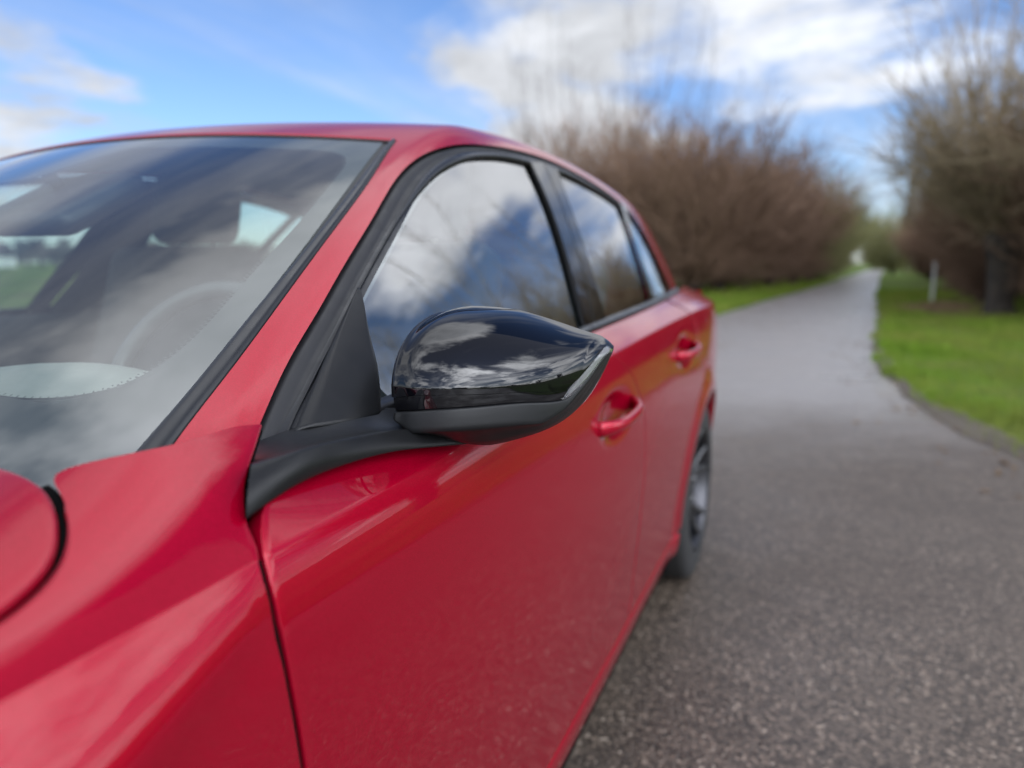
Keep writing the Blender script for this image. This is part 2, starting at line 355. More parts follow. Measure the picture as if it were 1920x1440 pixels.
DASH = plastic('dark_grey_dashboard', (.20, .195, .18), .55, .4, 1100); HOUSING = plastic('black_mirror_housing', (.012, .012, .013), .45)
def glass_mat(name, tint, refl=1.9, rough=0.):
    """thin pane: tinted see-through plus the mirror image of both faces"""
    m = bpy.data.materials.new(name); m.use_nodes = True; t = m.node_tree; N, L = t.nodes, t.links; N.clear()
    o = N.new('ShaderNodeOutputMaterial'); tr = N.new('ShaderNodeBsdfTransparent'); tr.inputs[0].default_value = (*tint, 1)
    gl = N.new('ShaderNodeBsdfGlossy'); gl.inputs['Roughness'].default_value = rough; gl.inputs[0].default_value = (1, 1, 1, 1)
    lw = N.new('ShaderNodeLayerWeight'); lw.inputs[0].default_value = .5; pw = N.new('ShaderNodeMath'); pw.operation = 'POWER'; L.new(lw.outputs['Facing'], pw.inputs[0]); pw.inputs[1].default_value = 5
    mu = N.new('ShaderNodeMath'); mu.operation = 'MULTIPLY_ADD'; mu.use_clamp = True; L.new(pw.outputs[0], mu.inputs[0]); mu.inputs[1].default_value = .95; mu.inputs[2].default_value = .043 * refl
    mx = N.new('ShaderNodeMixShader'); L.new(mu.outputs[0], mx.inputs[0]); L.new(tr.outputs[0], mx.inputs[1]); L.new(gl.outputs[0], mx.inputs[2]); L.new(mx.outputs[0], o.inputs[0]); return m
WGLASS = glass_mat('laminated_windscreen_glass', (.86, .97, .93), 3.2); SGLASS = glass_mat('green_tinted_side_glass', (.86, .98, .94), 6.0); PGLASS = glass_mat('green_tinted_rear_glass', (.66, .78, .74), 6.0)
CHROME = newmat('machined_aluminium', (.62, .62, .62), .28, 1.)
GREYALU = newmat('dark_grey_alloy', (.06, .06, .065), .35, .9)
TYRE = plastic('tyre_rubber', (.014, .014, .014), .75, .3, 200)
LENS = newmat('clear_indicator_lens', (.80, .80, .82), .05, 0, .5, 1., .01); LENS.node_tree.nodes['Principled BSDF'].inputs['Transmission Weight'].default_value = .92
REFLECTOR = newmat('silver_reflector', (.85, .85, .86), .55, .5)
MIRRORGLASS = newmat('mirror_glass', (.8, .82, .84), .01, 1.)
LAMPRED = newmat('red_tail_lamp_lens', (.25, .005, .005), .1, 0, .5, 1.)
STEEL = newmat('cast_iron_disc', (.10, .097, .094), .5, .8)
# ------------------------------------------------------------------ the car
car = tag(empty('car'), 'glossy red five-door hatchback parked on the path', 'car')
GAP = .0045
# --- roof with both A-pillars and cant rails, one pressed panel
SEAL = Spl([(.45, .855), (.53, .925), (.592, .971), (.665, 1.02), (.737, 1.064), (.806, 1.1055), (.938, 1.181), (1.053, 1.244), (1.129, 1.281), (1.203, 1.310), (1.276, 1.329), (1.371, 1.343), (1.493, 1.356), (1.571, 1.3625), (1.729, 1.371), (1.895, 1.373), (2.079, 1.365), (2.285, 1.347), (2.431, 1.327), (2.56, 1.303)])
REARSEAL = lin([(2.56, 1.303), (2.62, 1.287), (2.66, 1.262), (2.685, 1.22), (2.695, 1.16), (2.70, 1.09), (2.715, 1.022)])
XTO = Spl([(.48, .745), (.529, .734), (.61, .721), (.721, .70), (.872, .667), (1.048, .622), (1.206, .573), (1.5, .545), (2.0, .53), (2.7, .52), (3.3, .47)])
XTI = Spl([(.45, .715), (.505, .708), (.575, .70), (.667, .685), (.787, .664), (.953, .628), (1.211, .558)])
def zseal(Y): Y = np.asarray(Y, float); return np.where(Y < 2.56, SEAL(Y), np.where(Y < 2.715, REARSEAL(Y), ZB(Y) + .002))
def roof_grids():
    g = []; cols = np.linspace(0, 1, 15)
    Yp = np.linspace(.47, 1.206, 90); s0 = s_of_z(Yp, zseal(Yp)); s1 = s_of_x(Yp, XTO(Yp))
    g.append(hull(Yp[:, None] + 0 * cols, s0[:, None] + (s1 - s0)[:, None] * cols))
    Yr = np.r_[np.linspace(1.206, 2.54, 90), np.linspace(2.555, 2.73, 40), np.linspace(2.75, 3.30, 26)]
    s0 = s_of_z(Yr, zseal(Yr)); s1 = s_of_x(Yr, XTO(Yr)); A = hull(Yr[:, None] + 0 * cols, s0[:, None] + (s1 - s0)[:, None] * cols)
    g.append(A); c2 = np.linspace(0, 1, 31); B = hull(Yr[:, None] + 0 * c2, s1[:, None] + (3 - s1)[:, None] * c2); g.append(B)
    x = B[0, :, 0]; t = np.linspace(0, 1, 12)[:, None]; Yh = 1.126 + .2436 * x * x; Y = Yh * (1 - t) + 1.206 * t; X = x + 0 * Y
    Z = ZT(X, Y); g.append(np.stack([X, Y, Z], -1))
    lip = np.stack([x, Yh + .002, ZT(x, Yh) - .010], -1); mid = np.stack([x, Yh - .0012, ZT(x, Yh) - .0022], -1); g.append(np.stack([lip, mid, np.stack([x, Yh, ZT(x, Yh)], -1)]))
    return g
rg = roof_grids(); roof = gridobj('roof', rg + [q * np.array([-1, 1, 1]) for q in rg], PAINT, car)
# --- windscreen
XE = Spl([(-.06, .715), (0, .708), (.1755, .685), (.308, .664), (.4945, .628), (.789, .558)])
def wpt(x, tau, off=0.):
    Y = YE(x) + tau; P = np.stack([x + 0 * Y, Y, ZT(x, Y)], -1)
    if np.all(np.asarray(off) == 0): return P
    e = 1e-3; nx = -(ZT(x + e, Y) - ZT(x, Y)) / e; ny = -(ZT(x, Y + e) - ZT(x, Y)) / e; n = np.stack([nx, ny, 1 + 0 * nx], -1); n /= np.linalg.norm(n, axis=-1, keepdims=True)
    return P + n * np.asarray(off)[..., None]
t = np.linspace(0, 1, 50)[:, None]; c = np.linspace(-1, 1, 71)[None]
tau = -.08 + t * (.8405 + .08); x = c * (XE(tau) + .006); tau = -.08 + t * (.8405 - .1964 * x * x + .075); wind = gridobj('windscreen', wpt(x, tau, -.0035), WGLASS, car)
# black ceramic border printed on the inside of the glass, with its dotted edge
def frit():
    inner = [(0, .494 - .285 - .02), (.25, .20), (.45, .125), (.551, .499 - YE(.551)), (.588, .513 - YE(.588)), (.618, .535 - YE(.618)), (.640, .568 - YE(.640)), (.650, .607 - YE(.65)), (.648, .665 - YE(.648)), (.638, .720 - YE(.638)), (.608, .875 - YE(.608)), (.575, 1.004 - YE(.575)), (.556, 1.065 - YE(.556)), (.540, 1.095 - YE(.540)), (.511, 1.115 - YE(.511)), (.434, 1.106 - YE(.434)), (.278, 1.078 - YE(.278)), (.15, 1.066 - YE(.15)), (.09, 1.055 - YE(.09)), (.07, .99 - YE(.07)), (.05, .91 - YE(.05)), (0, .885 - YE(0))]
    I = curve(inner, 420); O = np.array([(0, -.08), (.70, -.08), (.714, 0), (.664, .308), (.628, .4945), (.5585, .782), (.4, .812), (.2, .832), (0, .8405)])
    # outer border: go round the glass edge with the same parameter
    k = [0, 9.2, 14.6]
    Ob = curve([(0, -.08), (.71, -.08)], 90, False); Os = np.stack([XE(np.linspace(-.08, .782, 190)) + .004, np.linspace(-.08, .782, 190)], -1); Ot = np.stack([np.linspace(.5585, 0, 140), .8405 - .1964 * np.linspace(.5585, 0, 140) ** 2 - .003], -1)
    O = np.concatenate([Ob, Os, Ot]); R = np.linspace(0, 1, 5)[None, :, None]; G = O[:, None] * (1 - R) + I[:, None] * R
    V = [wpt(G[..., 0], G[..., 1], -.0055)]; n, m = G.shape[:2]; Fa = [grid_faces(n, m, 0)]; off = n * m
    # comb of small dots along the inner edge
    D = curve(I[20:400], 1500, False); tg = np.gradient(D, axis=0); tg /= np.linalg.norm(tg, axis=1, keepdims=True); nn = np.stack([-tg[:, 1], tg[:, 0]], -1)
    for row, (w, h, a) in enumerate(((.0021, .0026, .0006), (.0014, .0016, .0042))):
        sel = np.arange(row * 3, len(D) - 3, 6 if row == 0 else 6); p = D[sel]; tt = tg[sel] * w / 2; q = nn[sel]
        Q = np.stack([p - tt + q * (a - .001), p + tt + q * (a - .001), p + tt * .7 + q * (a + h), p - tt * .7 + q * (a + h)], 1)
        V.append(wpt(Q[..., 0], Q[..., 1], -.0056).reshape(1, -1, 3)); Fa.append(np.arange(len(sel) * 4).reshape(-1, 4) + off); off += len(sel) * 4
    V = np.concatenate([v.reshape(-1, 3) for v in V]); Fa = np.concatenate(Fa)
    V2 = V * np.array([-1, 1, 1]); Fa2 = Fa[:, ::-1] + len(V)
    link(bpy.data.objects.new('printed_border', fast_mesh('printed_border', np.concatenate([V, V2]), np.concatenate([Fa, Fa2]), [newmat('black_ceramic_frit', (.012, .012, .013), .5)])), wind)
frit()
xx = np.linspace(-.572, .572, 81); Yh = 1.126 + .2436 * xx * xx; gridobj('windscreen_header_seal', np.stack([np.stack([xx, Yh + a, ZT(xx, Yh + a) + b], -1) for a, b in ((-.0065, -.0030), (-.0050, -.0014), (-.0022, -.0014), (.0005, -.0045))]), RUBBER, wind)
# --- cowl panel under the trailing edge of the bonnet, with wiper arm
xx = np.linspace(-.80, .80, 41)[None]; vv = np.linspace(0, 1, 9)[:, None]; Yc = YE(xx) - .085 + vv * .10 + 0 * xx
gridobj('cowl_panel', np.stack([xx + 0 * Yc, Yc, .918 + .018 * vv + 0 * xx - .02 * xx ** 2], -1), SATIN, car)
# --- pillar trims beside the windscreen, raised and rounded
for sx in (1, -1):
    Yt = np.linspace(.44, 1.204, 110); f = np.linspace(0, 1, 9)
    xi, xo = XTI(Yt) + .0008, XTO(Yt) - .0012; endf = np.clip((1.206 - Yt) / .012, 0, 1) ** .5
    xm = (xi + xo) / 2; hw = (xo - xi) / 2 * (.15 + .85 * endf)
    X = xm[:, None] + hw[:, None] * np.linspace(-1, 1, 9)[None]
    P = hull_off(Yt[:, None] + 0 * X, s_of_x(Yt[:, None] + 0 * X, X), (.0035 * endf)[:, None] * np.array([-.9, .25, .75, .95, 1, .98, .85, .4, -1.0])[None])
    gridobj('pillar_trim', P, TRIM, car, sx=sx)
# --- side windows: frames, seals, panes
FR_IN = [(.560, .936), (.601, .962), (.70, 1.024), (.802, 1.087), (.995, 1.195), (1.087, 1.240), (1.162, 1.271), (1.254, 1.298), (1.389, 1.321), (1.517, 1.334), (1.651, 1.339)]
def strip(name, a, b, m, mat, parent, sx, n=120, prof=None, rim=.010, smooth=True):
    """band on the greenhouse between two side-view curves"""
    A = curve(a, n, smooth); B = curve(b, n, smooth); v = np.linspace(0, 1, m)[None, :, None]; G = A[:, None] * (1 - v) + B[:, None] * v
    P = hp(G, 0. if prof is None else np.broadcast_to(np.array(prof)[None], G.shape[:2])); o = gridobj(name, P, mat, parent, sx=sx)
    if rim: rim_in(o, rim)
    return o
def pane(name, bot, top, left, right, mat, parent, sx, n=40, m=24, off=-.0085):
    G = coons(curve(bot, n), curve(top, n), curve(left, m), curve(right, m)); o = gridobj(name, hp(G, np.full(G.shape[:2], off)), mat, parent, sx=sx, weld=False)
    if 'pane' in name:      # the glass is one even sweep right up to its edges
        Y, z = G[..., 0].ravel(), G[..., 1].ravel(); e = 1e-3; nn = np.stack([np.ones_like(Y), -(XG(Y + e, z) - XG(Y, z)) / e, -(XG(Y, z + e) - XG(Y, z)) / e], -1); nn /= np.linalg.norm(nn, axis=1, keepdims=True); nn[:, 0] *= sx
        o.data.normals_split_custom_set_from_vertices([tuple(v) for v in nn])
    return o
def sealcurve(y0, y1, d, n=60):
    Y = np.linspace(y0, y1, n); sl = np.gradient(zseal(Y), Y); l = np.hypot(1, sl); return np.stack([Y + sl / l * d, zseal(Y) - d / l], -1)
for sx in (1, -1):
    # rubber seal round the door aperture, sunk below the red flange
    a = sealcurve(.555, 2.555, -.003); b = sealcurve(.555, 2.555, .016)
    strip('door_seal', a, b, 7, RUBBER, car, sx, 200, (-.010, -.0075, -.004, -.0085, -.009, -.004, -.007), rim=.008)
# --- doors
def door_edge(z):  # gap between wing and front door
    return np.interp(z, [.2, .5, .737, .775, .811, .855, .887, .906], [.462, .459, .454, .450, .446, .4425, .4430, .4455])
BG = Spl([(.18, 1.665), (.35, 1.668), (.5, 1.664), (.65, 1.652), (.78, 1.628), (.83, 1.60), (.85, 1.578), (.90, 1.52), (.93, 1.465), (.97, 1.41), (1.0, 1.37)])
RG = lin([(.2, 2.262), (.25, 2.266), (.35, 2.275), (.45, 2.302), (.55, 2.362), (.60, 2.412), (.64, 2.452), (.68, 2.478), (.73, 2.474), (.77, 2.462), (.83, 2.432), (.87, 2.41), (.95, 2.365), (1.02, 2.32)])
SILL = .292
def zrows(): return np.r_[np.linspace(0, .90, 62), np.linspace(.905, .985, 22), [.99, .994, .997, 1.0]]
def doorgrid(yf, yr, ncol, vtop):
    """yf, yr: z -> Y of the front and rear gap"""
    u = np.linspace(0, 1, ncol); rows = []
    for q in zrows():
        z = np.full(ncol, .5)
        for _ in range(12):
            Yl, Yr = yf(z), yr(z); Y = Yl + (Yr - Yl) * u; z = SILL + (ZC(Y) - SILL) * q
        rows.append(np.stack([XS(Y, z), Y, z], -1))
    Y0 = rows[-1][:, 1]
    for v in vtop:
        Y = Y0.copy()
        for _ in range(8):
            z = ZC(Y) * (1 - v) + ZB(Y) * v; Yl, Yr = yf(z), yr(z); Y = Yl + (Yr - Yl) * u
        rows.append(shoulder(Y, np.full(ncol, v)))
    return np.stack(rows)
VT = [.05, .12, .25, .4, .55, .7, .85, .95, 1.0]
doors = {}
for sx in (1, -1):
    yf = lambda z: np.interp(z, [.2, .5, .737, .775, .811, .855, .887, .906, .917, .928, .935, .947, .96], [.462, .459, .454, .450, .446, .4425, .4430, .4455, .452, .462, .475, .50, .53]) + .0060
    G = doorgrid(yf, lambda z: BG(z) - .0042, 150, VT)
    for s_ in ('v0', 'v1', 'u0'): G = hem(G, s_, .0016)
    fd = gridobj('front_door', G, PAINT, car, sx=sx); doors[sx] = fd
    G = doorgrid(lambda z: BG(z) + .0042, lambda z: RG(z) - .0042, 110, VT)
    for s_ in ('v0', 'v1', 'u0'): G = hem(G, s_, .0016)
    rd = gridobj('rear_door', G, PAINT, car, sx=sx); doors[-2 if sx < 0 else 2] = rd
    # window frame of the front door (satin black), its pane, sail panel and belt moulding
    outer = sealcurve(.545, 1.735, .0135); inner = curve(FR_IN, 60)
    strip('window_frame', inner, outer, 7, TRIM, fd, sx, 160, (-.006, .0005, .0015, .002, .002, .0012, -.003), rim=.008)
    bz = lambda Y: ZB(Y) + .006
    pane('window_pane', [(.66, bz(.66) - .01), (1.0, bz(1.0) - .01), (1.49, bz(1.49) - .01)], FR_IN[2:], [(.66, bz(.66) - .01), (.70, 1.024)], [(1.49, bz(1.49) - .01), (1.52, 1.051), (1.585, 1.16), (1.638, 1.277), (1.651, 1.339)], SGLASS, fd, sx)
    pane('window_run_channel', [(1.478, .99), (1.512, 1.051), (1.577, 1.16), (1.630, 1.277), (1.640, 1.33)], [(1.492, .99), (1.526, 1.051), (1.591, 1.16), (1.644, 1.277), (1.655, 1.338)], [(1.478, .99), (1.492, .99)], [(1.640, 1.33), (1.655, 1.338)], RUBBER, fd, sx, 30, 4, -.002)
    # rear door frame, pane
    outer = sealcurve(1.742, 2.49, .0135); inner = curve([(1.845, 1.347), (1.90, 1.3475), (2.098, 1.338), (2.30, 1.321), (2.445, 1.2985)], 60)
    strip('window_frame', inner, outer, 7, TRIM, rd, sx, 100, (-.006, .0005, .0015, .002, .002, .0012, -.003), rim=.008)
    pane('window_pane', [(1.63, bz(1.63) - .01), (2.2, bz(2.2) - .01)], [(1.855, 1.347), (2.098, 1.338), (2.30, 1.321), (2.445, 1.2985)], [(1.63, bz(1.63) - .01), (1.72, 1.12), (1.79, 1.232), (1.855, 1.347)], [(2.2, bz(2.2) - .01), (2.445, 1.2985)], PGLASS, rd, sx)
    # glossy B-pillar covers, one on each door
    pane('pillar_cover', [(1.482, .985), (1.518, 1.051), (1.583, 1.16), (1.636, 1.277), (1.652, 1.345)], [(1.545, .985), (1.590, 1.051), (1.665, 1.16), (1.725, 1.277), (1.755, 1.356)], [(1.482, .985), (1.545, .985)], [(1.652, 1.345), (1.755, 1.356)], GLOSS, fd, sx, 40, 6, .0015)
    pane('pillar_cover', [(1.551, .985), (1.596, 1.051), (1.671, 1.16), (1.731, 1.277), (1.761, 1.356)], [(1.645, .985), (1.69, 1.07), (1.745, 1.16), (1.812, 1.277), (1.858, 1.352)], [(1.551, .985), (1.645, .985)], [(1.761, 1.356), (1.858, 1.352)], GLOSS, rd, sx, 40, 6, .0015)
    # fixed quarter pane and its divider
    pane('window_divider', [(2.185, 1.0), (2.445, 1.305)], [(2.245, 1.0), (2.50, 1.300)], [(2.185, 1.0), (2.245, 1.0)], [(2.445, 1.305), (2.50, 1.300)], GLOSS, rd, sx, 24, 5, .001)
    pane('quarter_pane', [(2.24, 1.005), (2.64, 1.03)], [(2.49, 1.3), (2.60, 1.278)], [(2.24, 1.005), (2.49, 1.3)], [(2.64, 1.03), (2.672, 1.15), (2.655, 1.235), (2.60, 1.278)], PGLASS, rd, sx, 20, 20)
    pane('quarter_surround', [(2.625, 1.02), (2.655, 1.15), (2.638, 1.23), (2.585, 1.275), (2.47, 1.298)], [(2.70, 1.02), (2.69, 1.16), (2.672, 1.245), (2.61, 1.292), (2.47, 1.322)], [(2.625, 1.02), (2.70, 1.02)], [(2.47, 1.298), (2.47, 1.322)], GLOSS, car, sx, 50, 6, .0005)
    # belt mouldings
    for nm, y0, y1, par in (('belt_moulding', .70, 1.50, fd), ('belt_moulding', 1.505, 2.33, rd), ('belt_moulding', 2.335, 2.70, car)):
        Y = np.linspace(y0, y1, 60); prof = [(.0005, -.006), (.002, -.001), (.002, .005), (-.002, .010), (-.008, .012), (-.016, .012)]
        P = np.stack([np.stack([XB(Y) + dx, Y, ZB(Y) + dz], -1) for dx, dz in prof], 1); gridobj(nm, P, TRIM, par, sx=sx)
# --- front wings: polar sheet round the wheel arch below the crease, swept sheet above it
HOODGAP = [(-.93, .40), (-.88, .53), (-.8, .64), (-.6, .745), (-.4, .805), (-.2, .842), (0, .862), (.15, .869), (.25, .8685), (.2818, .8672), (.3035, .8625), (.324, .8553), (.3399, .8456), (.3547, .8297), (.3672, .8117), (.3774, .7924), (.3822, .7784), (.3842, .7667)]
COWLEDGE = [(.3842, .7667), (.3877, .7665), (.3973, .7698), (.4066, .7744), (.4219, .7833), (.4365, .7911), (.4525, .7982), (.466, .8032), (.4872, .807), (.5148, .8091), (.5347, .8113), (.5505, .8170)]
WINGREAR = [(.4427, .903), (.4461, .8996), (.4503, .8929), (.4547, .8832), (.4613, .8752), (.475, .8626), (.4943, .8498), (.5255, .832), (.5505, .8170)]
YN = -.80
def wing_grids():
    Yc = np.concatenate([np.linspace(.4427, .2, 60), np.linspace(.195, YN, 60)[0:]])         # along the crease, rear to front
    zg = np.linspace(.24, .903, 50); gapY = door_edge(zg) - .0028; gap = np.stack([gapY, zg], -1); gap[-1] = (.4427, ZC(.4427))
    cre = np.stack([Yc, ZC(Yc)], -1); fr = np.stack([np.full(20, YN), np.linspace(float(ZC(YN)), .30, 20)], -1)
    bd = np.concatenate([gap, cre[1:], fr[1:]]); d = bd - np.array([0, .318]); R = np.linalg.norm(d, axis=1); dn = d / R[:, None]
    q = np.r_[np.linspace(0, .9, 40), np.linspace(.915, .99, 9), [.994, .9975, 1.]]
    r0 = np.minimum(.352, R - .01); rr = r0[:, None] + (R - r0)[:, None] * q[None]; YZ = np.array([0, .318]) + dn[:, None] * rr[..., None]
    YZ[..., 1] = np.minimum(YZ[..., 1], ZC(YZ[..., 0])); P = np.stack([XS(YZ[..., 0], YZ[..., 1]), YZ[..., 0], YZ[..., 1]], -1)
    ng = len(gap); nc = len(cre); lip = P[:, :1] + np.array([-.03, 0, 0]); g = [np.concatenate([lip, P], 1)]
    # hem along the door gap
    hg = hem(P[:ng], 'v1', .0016); g.append(hg[:ng - 1, P.shape[1] - 1:])
    # upper sheet: u along the crease (rear -> front), v from the crease to the bonnet gap
    top_r = curve(COWLEDGE[::-1], 30); top_f = curve(HOODGAP[::-1], 200); top = np.concatenate([top_r, top_f[1:]])
    for _ in range(6): top[1:-1] = (top[:-2] + 2 * top[1:-1] + top[2:]) / 4
    # match top parameter to crease parameter: rear quarter of the columns runs along the cowl edge
    dd = np.r_[0, np.cumsum(np.linalg.norm(np.diff(top, axis=0), axis=1))]; tt = np.interp(np.linspace(0, 1, nc), [0, .18, .38, .5, 1], [0, dd[29], dd[29] + .16, dd[29] + .22, dd[-1]])
    top = np.stack([np.interp(tt, dd, top[:, k]) for k in (0, 1)], -1)
    vv = np.r_[0, .012, .03, .06, np.linspace(.1, .96, 34), .985, 1.]
    rear = curve(WINGREAR, 300); rd_ = np.linspace(0, 1, 300); rear = np.stack([np.interp(vv, rd_, rear[:, k]) for k in (0, 1)], -1)
    crp = np.stack([Yc, XC(Yc)], -1); front = np.stack([np.full(len(vv), YN) * (1 - vv) + top[-1, 0] * vv, crp[-1, 1] * (1 - vv) + top[-1, 1] * vv], -1)
    u = np.linspace(0, 1, nc)[:, None, None]; v = vv[None, :, None]
    G = (1 - v) * crp[:, None] + v * top[:, None] + (1 - u) * rear[None] + u * front[None] - ((1 - u) * (1 - v) * crp[0] + u * (1 - v) * crp[-1] + (1 - u) * v * top[0] + u * v * top[-1])
    Y, X = G[..., 0], G[..., 1]; Z = ZF(X, Y); T = np.stack([X, Y, Z], -1); T[:, 0] = np.stack([XC(Yc), Yc, ZC(Yc)], -1)
    g.append(hem(T, 'u0', .0016, .008)); kc = int(np.searchsorted(tt, dd[29])); H = hem(T, 'v1', .003, .016)[kc:, T.shape[1] - 1:]; f_ = sstep(np.arange(len(H)), 2, 18)[:, None, None]; g.append(H[:, :1] + (H - H[:, :1]) * f_)
    return g
wg = wing_grids()
for sx in (1, -1): gridobj('front_wing', wg, PAINT, car, sx=sx)
# --- bonnet
def hood_grid():
    side = np.array(HOODGAP[2:]); sd = curve(side, 160); tg = np.gradient(sd, axis=0); tg /= np.linalg.norm(tg, axis=1, keepdims=True); nn = np.stack([tg[:, 1], -tg[:, 0]], -1)
    sd = sd + nn * .0090; s2 = sd[sd[:, 0] > YN + .02]; back = np.stack([.262 + .205 * (np.linspace(0, s2[-1, 1], 60) / .764) ** 2 - .081 * (np.linspace(0, 1, 60)) ** 6, np.linspace(0, s2[-1, 1], 60)], -1)
    back[:, 0] += (s2[-1, 0] - back[-1, 0]) * np.linspace(0, 1, 60) ** 3
    # fan from the centre line: rows follow offset copies of the border (side then back)
    bd = np.concatenate([s2, back[::-1][1:]]); n = len(bd)
    for _ in range(8): bd[1:-1] = (bd[:-2] + 2 * bd[1:-1] + bd[2:]) / 4
    cen = np.stack([np.interp(np.linspace(0, 1, n), [0, .72, 1], [bd[0, 0], -.05, bd[-1, 0]]), np.zeros(n)], -1)
    q = np.r_[np.linspace(0, .9, 40), np.linspace(.92, 1, 12)][None, :, None]; G = cen[:, None] * (1 - q) + bd[:, None] * q; Y, X = G[..., 0], G[..., 1]
    P = np.stack([X, Y, ZF(X, Y)], -1); return hem(P, 'v1', .003, .02)
hg = hood_grid(); hood = gridobj('bonnet', [hg, hg * np.array([-1, 1, 1])], PAINT, car)
# --- nose: bumper skin, grille and headlamps closing the front
def nose():
    sec = [(XC(YN) - .0, float(ZC(YN)))]; u = np.linspace(-1, 1, 61); rows = []
    for z, f, b in ((.84, .80, -.815), (.78, .97, -.86), (.68, 1.0, -.885), (.55, 1.02, -.90), (.42, 1.03, -.905), (.30, 1.02, -.895), (.22, .99, -.86)):
        a = u * math.pi / 2; xw = .74 * f; rows.append(np.stack([np.sign(u) * xw * np.abs(np.sin(a)) ** .75, b + .13 * (1 - np.cos(a) ** .9), np.full(61, z)], -1))
    gridobj('front_bumper', np.stack(rows), PAINT, car, ref=(0, 0, .6))
    gv, gf = boxvf((0, -.905, .52), (.95, .03, .16)); bevel(mk('grille', gv, gf, GLOSS, car, False), .01)
    for s in (-1, 1):
        hv, hf = boxvf((.56 * s, -.855, .73), (.30, .06, .09), -.35 * s); bevel(mk('headlamp', hv, hf, LENS, car, False), .015)
nose()
# --- rear quarters, polar round the rear arch, and bumper
def quarter_grids():
    cy = 2.675; zg = np.linspace(.30, .955, 70); gap = np.stack([RG(zg) + .0025, zg], -1); zc0 = float(ZC(RG(.955))); gap[-1] = (RG(zc0) + .0025, ZC(RG(zc0) + .0025))
    Yc = np.linspace(gap[-1, 0], 3.10, 80); cre = np.stack([Yc, ZC(Yc)], -1); fr = np.stack([np.full(30, 3.10), np.linspace(float(ZC(3.1)), .26, 30)], -1)
    bd = np.concatenate([gap, cre[1:], fr[1:]]); d = bd - np.array([cy, .318]); R = np.linalg.norm(d, axis=1); dn = d / R[:, None]; q = np.r_[np.linspace(0, .96, 36), [.98, .993, 1.]]
    r0 = np.minimum(.362, R - .006); rr = r0[:, None] + (R - r0)[:, None] * q[None]; YZ = np.array([cy, .318]) + dn[:, None] * rr[..., None]; YZ[..., 1] = np.minimum(YZ[..., 1], ZC(YZ[..., 0]))
    P = np.stack([XS(YZ[..., 0], YZ[..., 1]), YZ[..., 0], YZ[..., 1]], -1); lip = P[:, :1] + np.array([-.03, 0, 0]); g = [np.concatenate([lip, P], 1)]
    v = np.array([0, .03] + VT)[None]; Ys = np.concatenate([Yc, np.linspace(3.11, 3.42, 20)]); g.append(shoulder(Ys[:, None] + 0 * v, v + 0 * Ys[:, None]))
    Yb = np.linspace(3.10, 3.42, 24); t = np.linspace(0, 1, 40); Z = .24 + (ZC(Yb)[:, None] - .24) * t[None]; Y = Yb[:, None] + 0 * Z; g.append(np.stack([XS(Y, Z), Y, Z], -1))
    return g
qg = quarter_grids()
for sx in (1, -1): gridobj('rear_quarter_panel', qg, PAINT, car, sx=sx)
# tail: hatch, rear pane and bumper
Ye = 3.30; ssec = np.linspace(float(s_of_z(Ye, float(ZB(Ye)))), 3, 30); up = hull(np.full(30, Ye), ssec); up = np.concatenate([up, (up * np.array([-1, 1, 1]))[::-1][1:]])
k = np.linspace(0, 1, 12)[:, None, None]; low = np.stack([up[:, 0] * .93, np.full(59, 3.47), np.full(59, 1.0) - .0 * up[:, 0]], -1); G = up[None] * (1 - k) + low[None] * k; gridobj('tailgate', G, PAINT, car, ref=(0, 2.6, .9))
G = G[2:9, 12:47] + np.array([0, .006, .006]); gridobj('rear_pane', G, PGLASS, car, ref=(0, 2.6, .9))
u = np.linspace(-1, 1, 41)[None]; zz = np.linspace(.24, 1.0, 14)[:, None]; G = np.stack([.78 * u + 0 * zz, 3.42 + .10 * (1 - np.abs(u) ** 4) + 0 * zz - .10 * np.clip(zz - .6, 0, 1) ** 2, zz + 0 * u], -1); gridobj('rear_bumper', G, PAINT, car, ref=(0, 2.6, .7))
for s in (-1, 1):
    hv, hf = boxvf((.66 * s, 3.44, .90), (.26, .10, .12), .5 * s); bevel(mk('tail_lamp', hv, hf, LAMPRED, car, False), .02)
# --- sills
for sx in (1, -1):
    Y = np.linspace(.40, 2.30, 120); prof = [(-.006, SILL - .006), (-.002, SILL - .010), (.0005, SILL - .018), (.000, .25), (-.002, .222), (-.008, .208), (-.03, .200), (-.10, .198)]
    P = np.stack([np.stack([XS(Y, np.full_like(Y, max(z, .2))) + dx, Y, np.full_like(Y, z)], -1) for dx, z in prof], 1); gridobj('sill', P, PAINT, car, sx=sx)
    P = np.stack([np.stack([XS(Y, np.full_like(Y, .25)) - .03, Y, np.full_like(Y, z)], -1) for z in (.15, .33)], 1); gridobj('sill_backing', P, DARK, car, sx=sx)
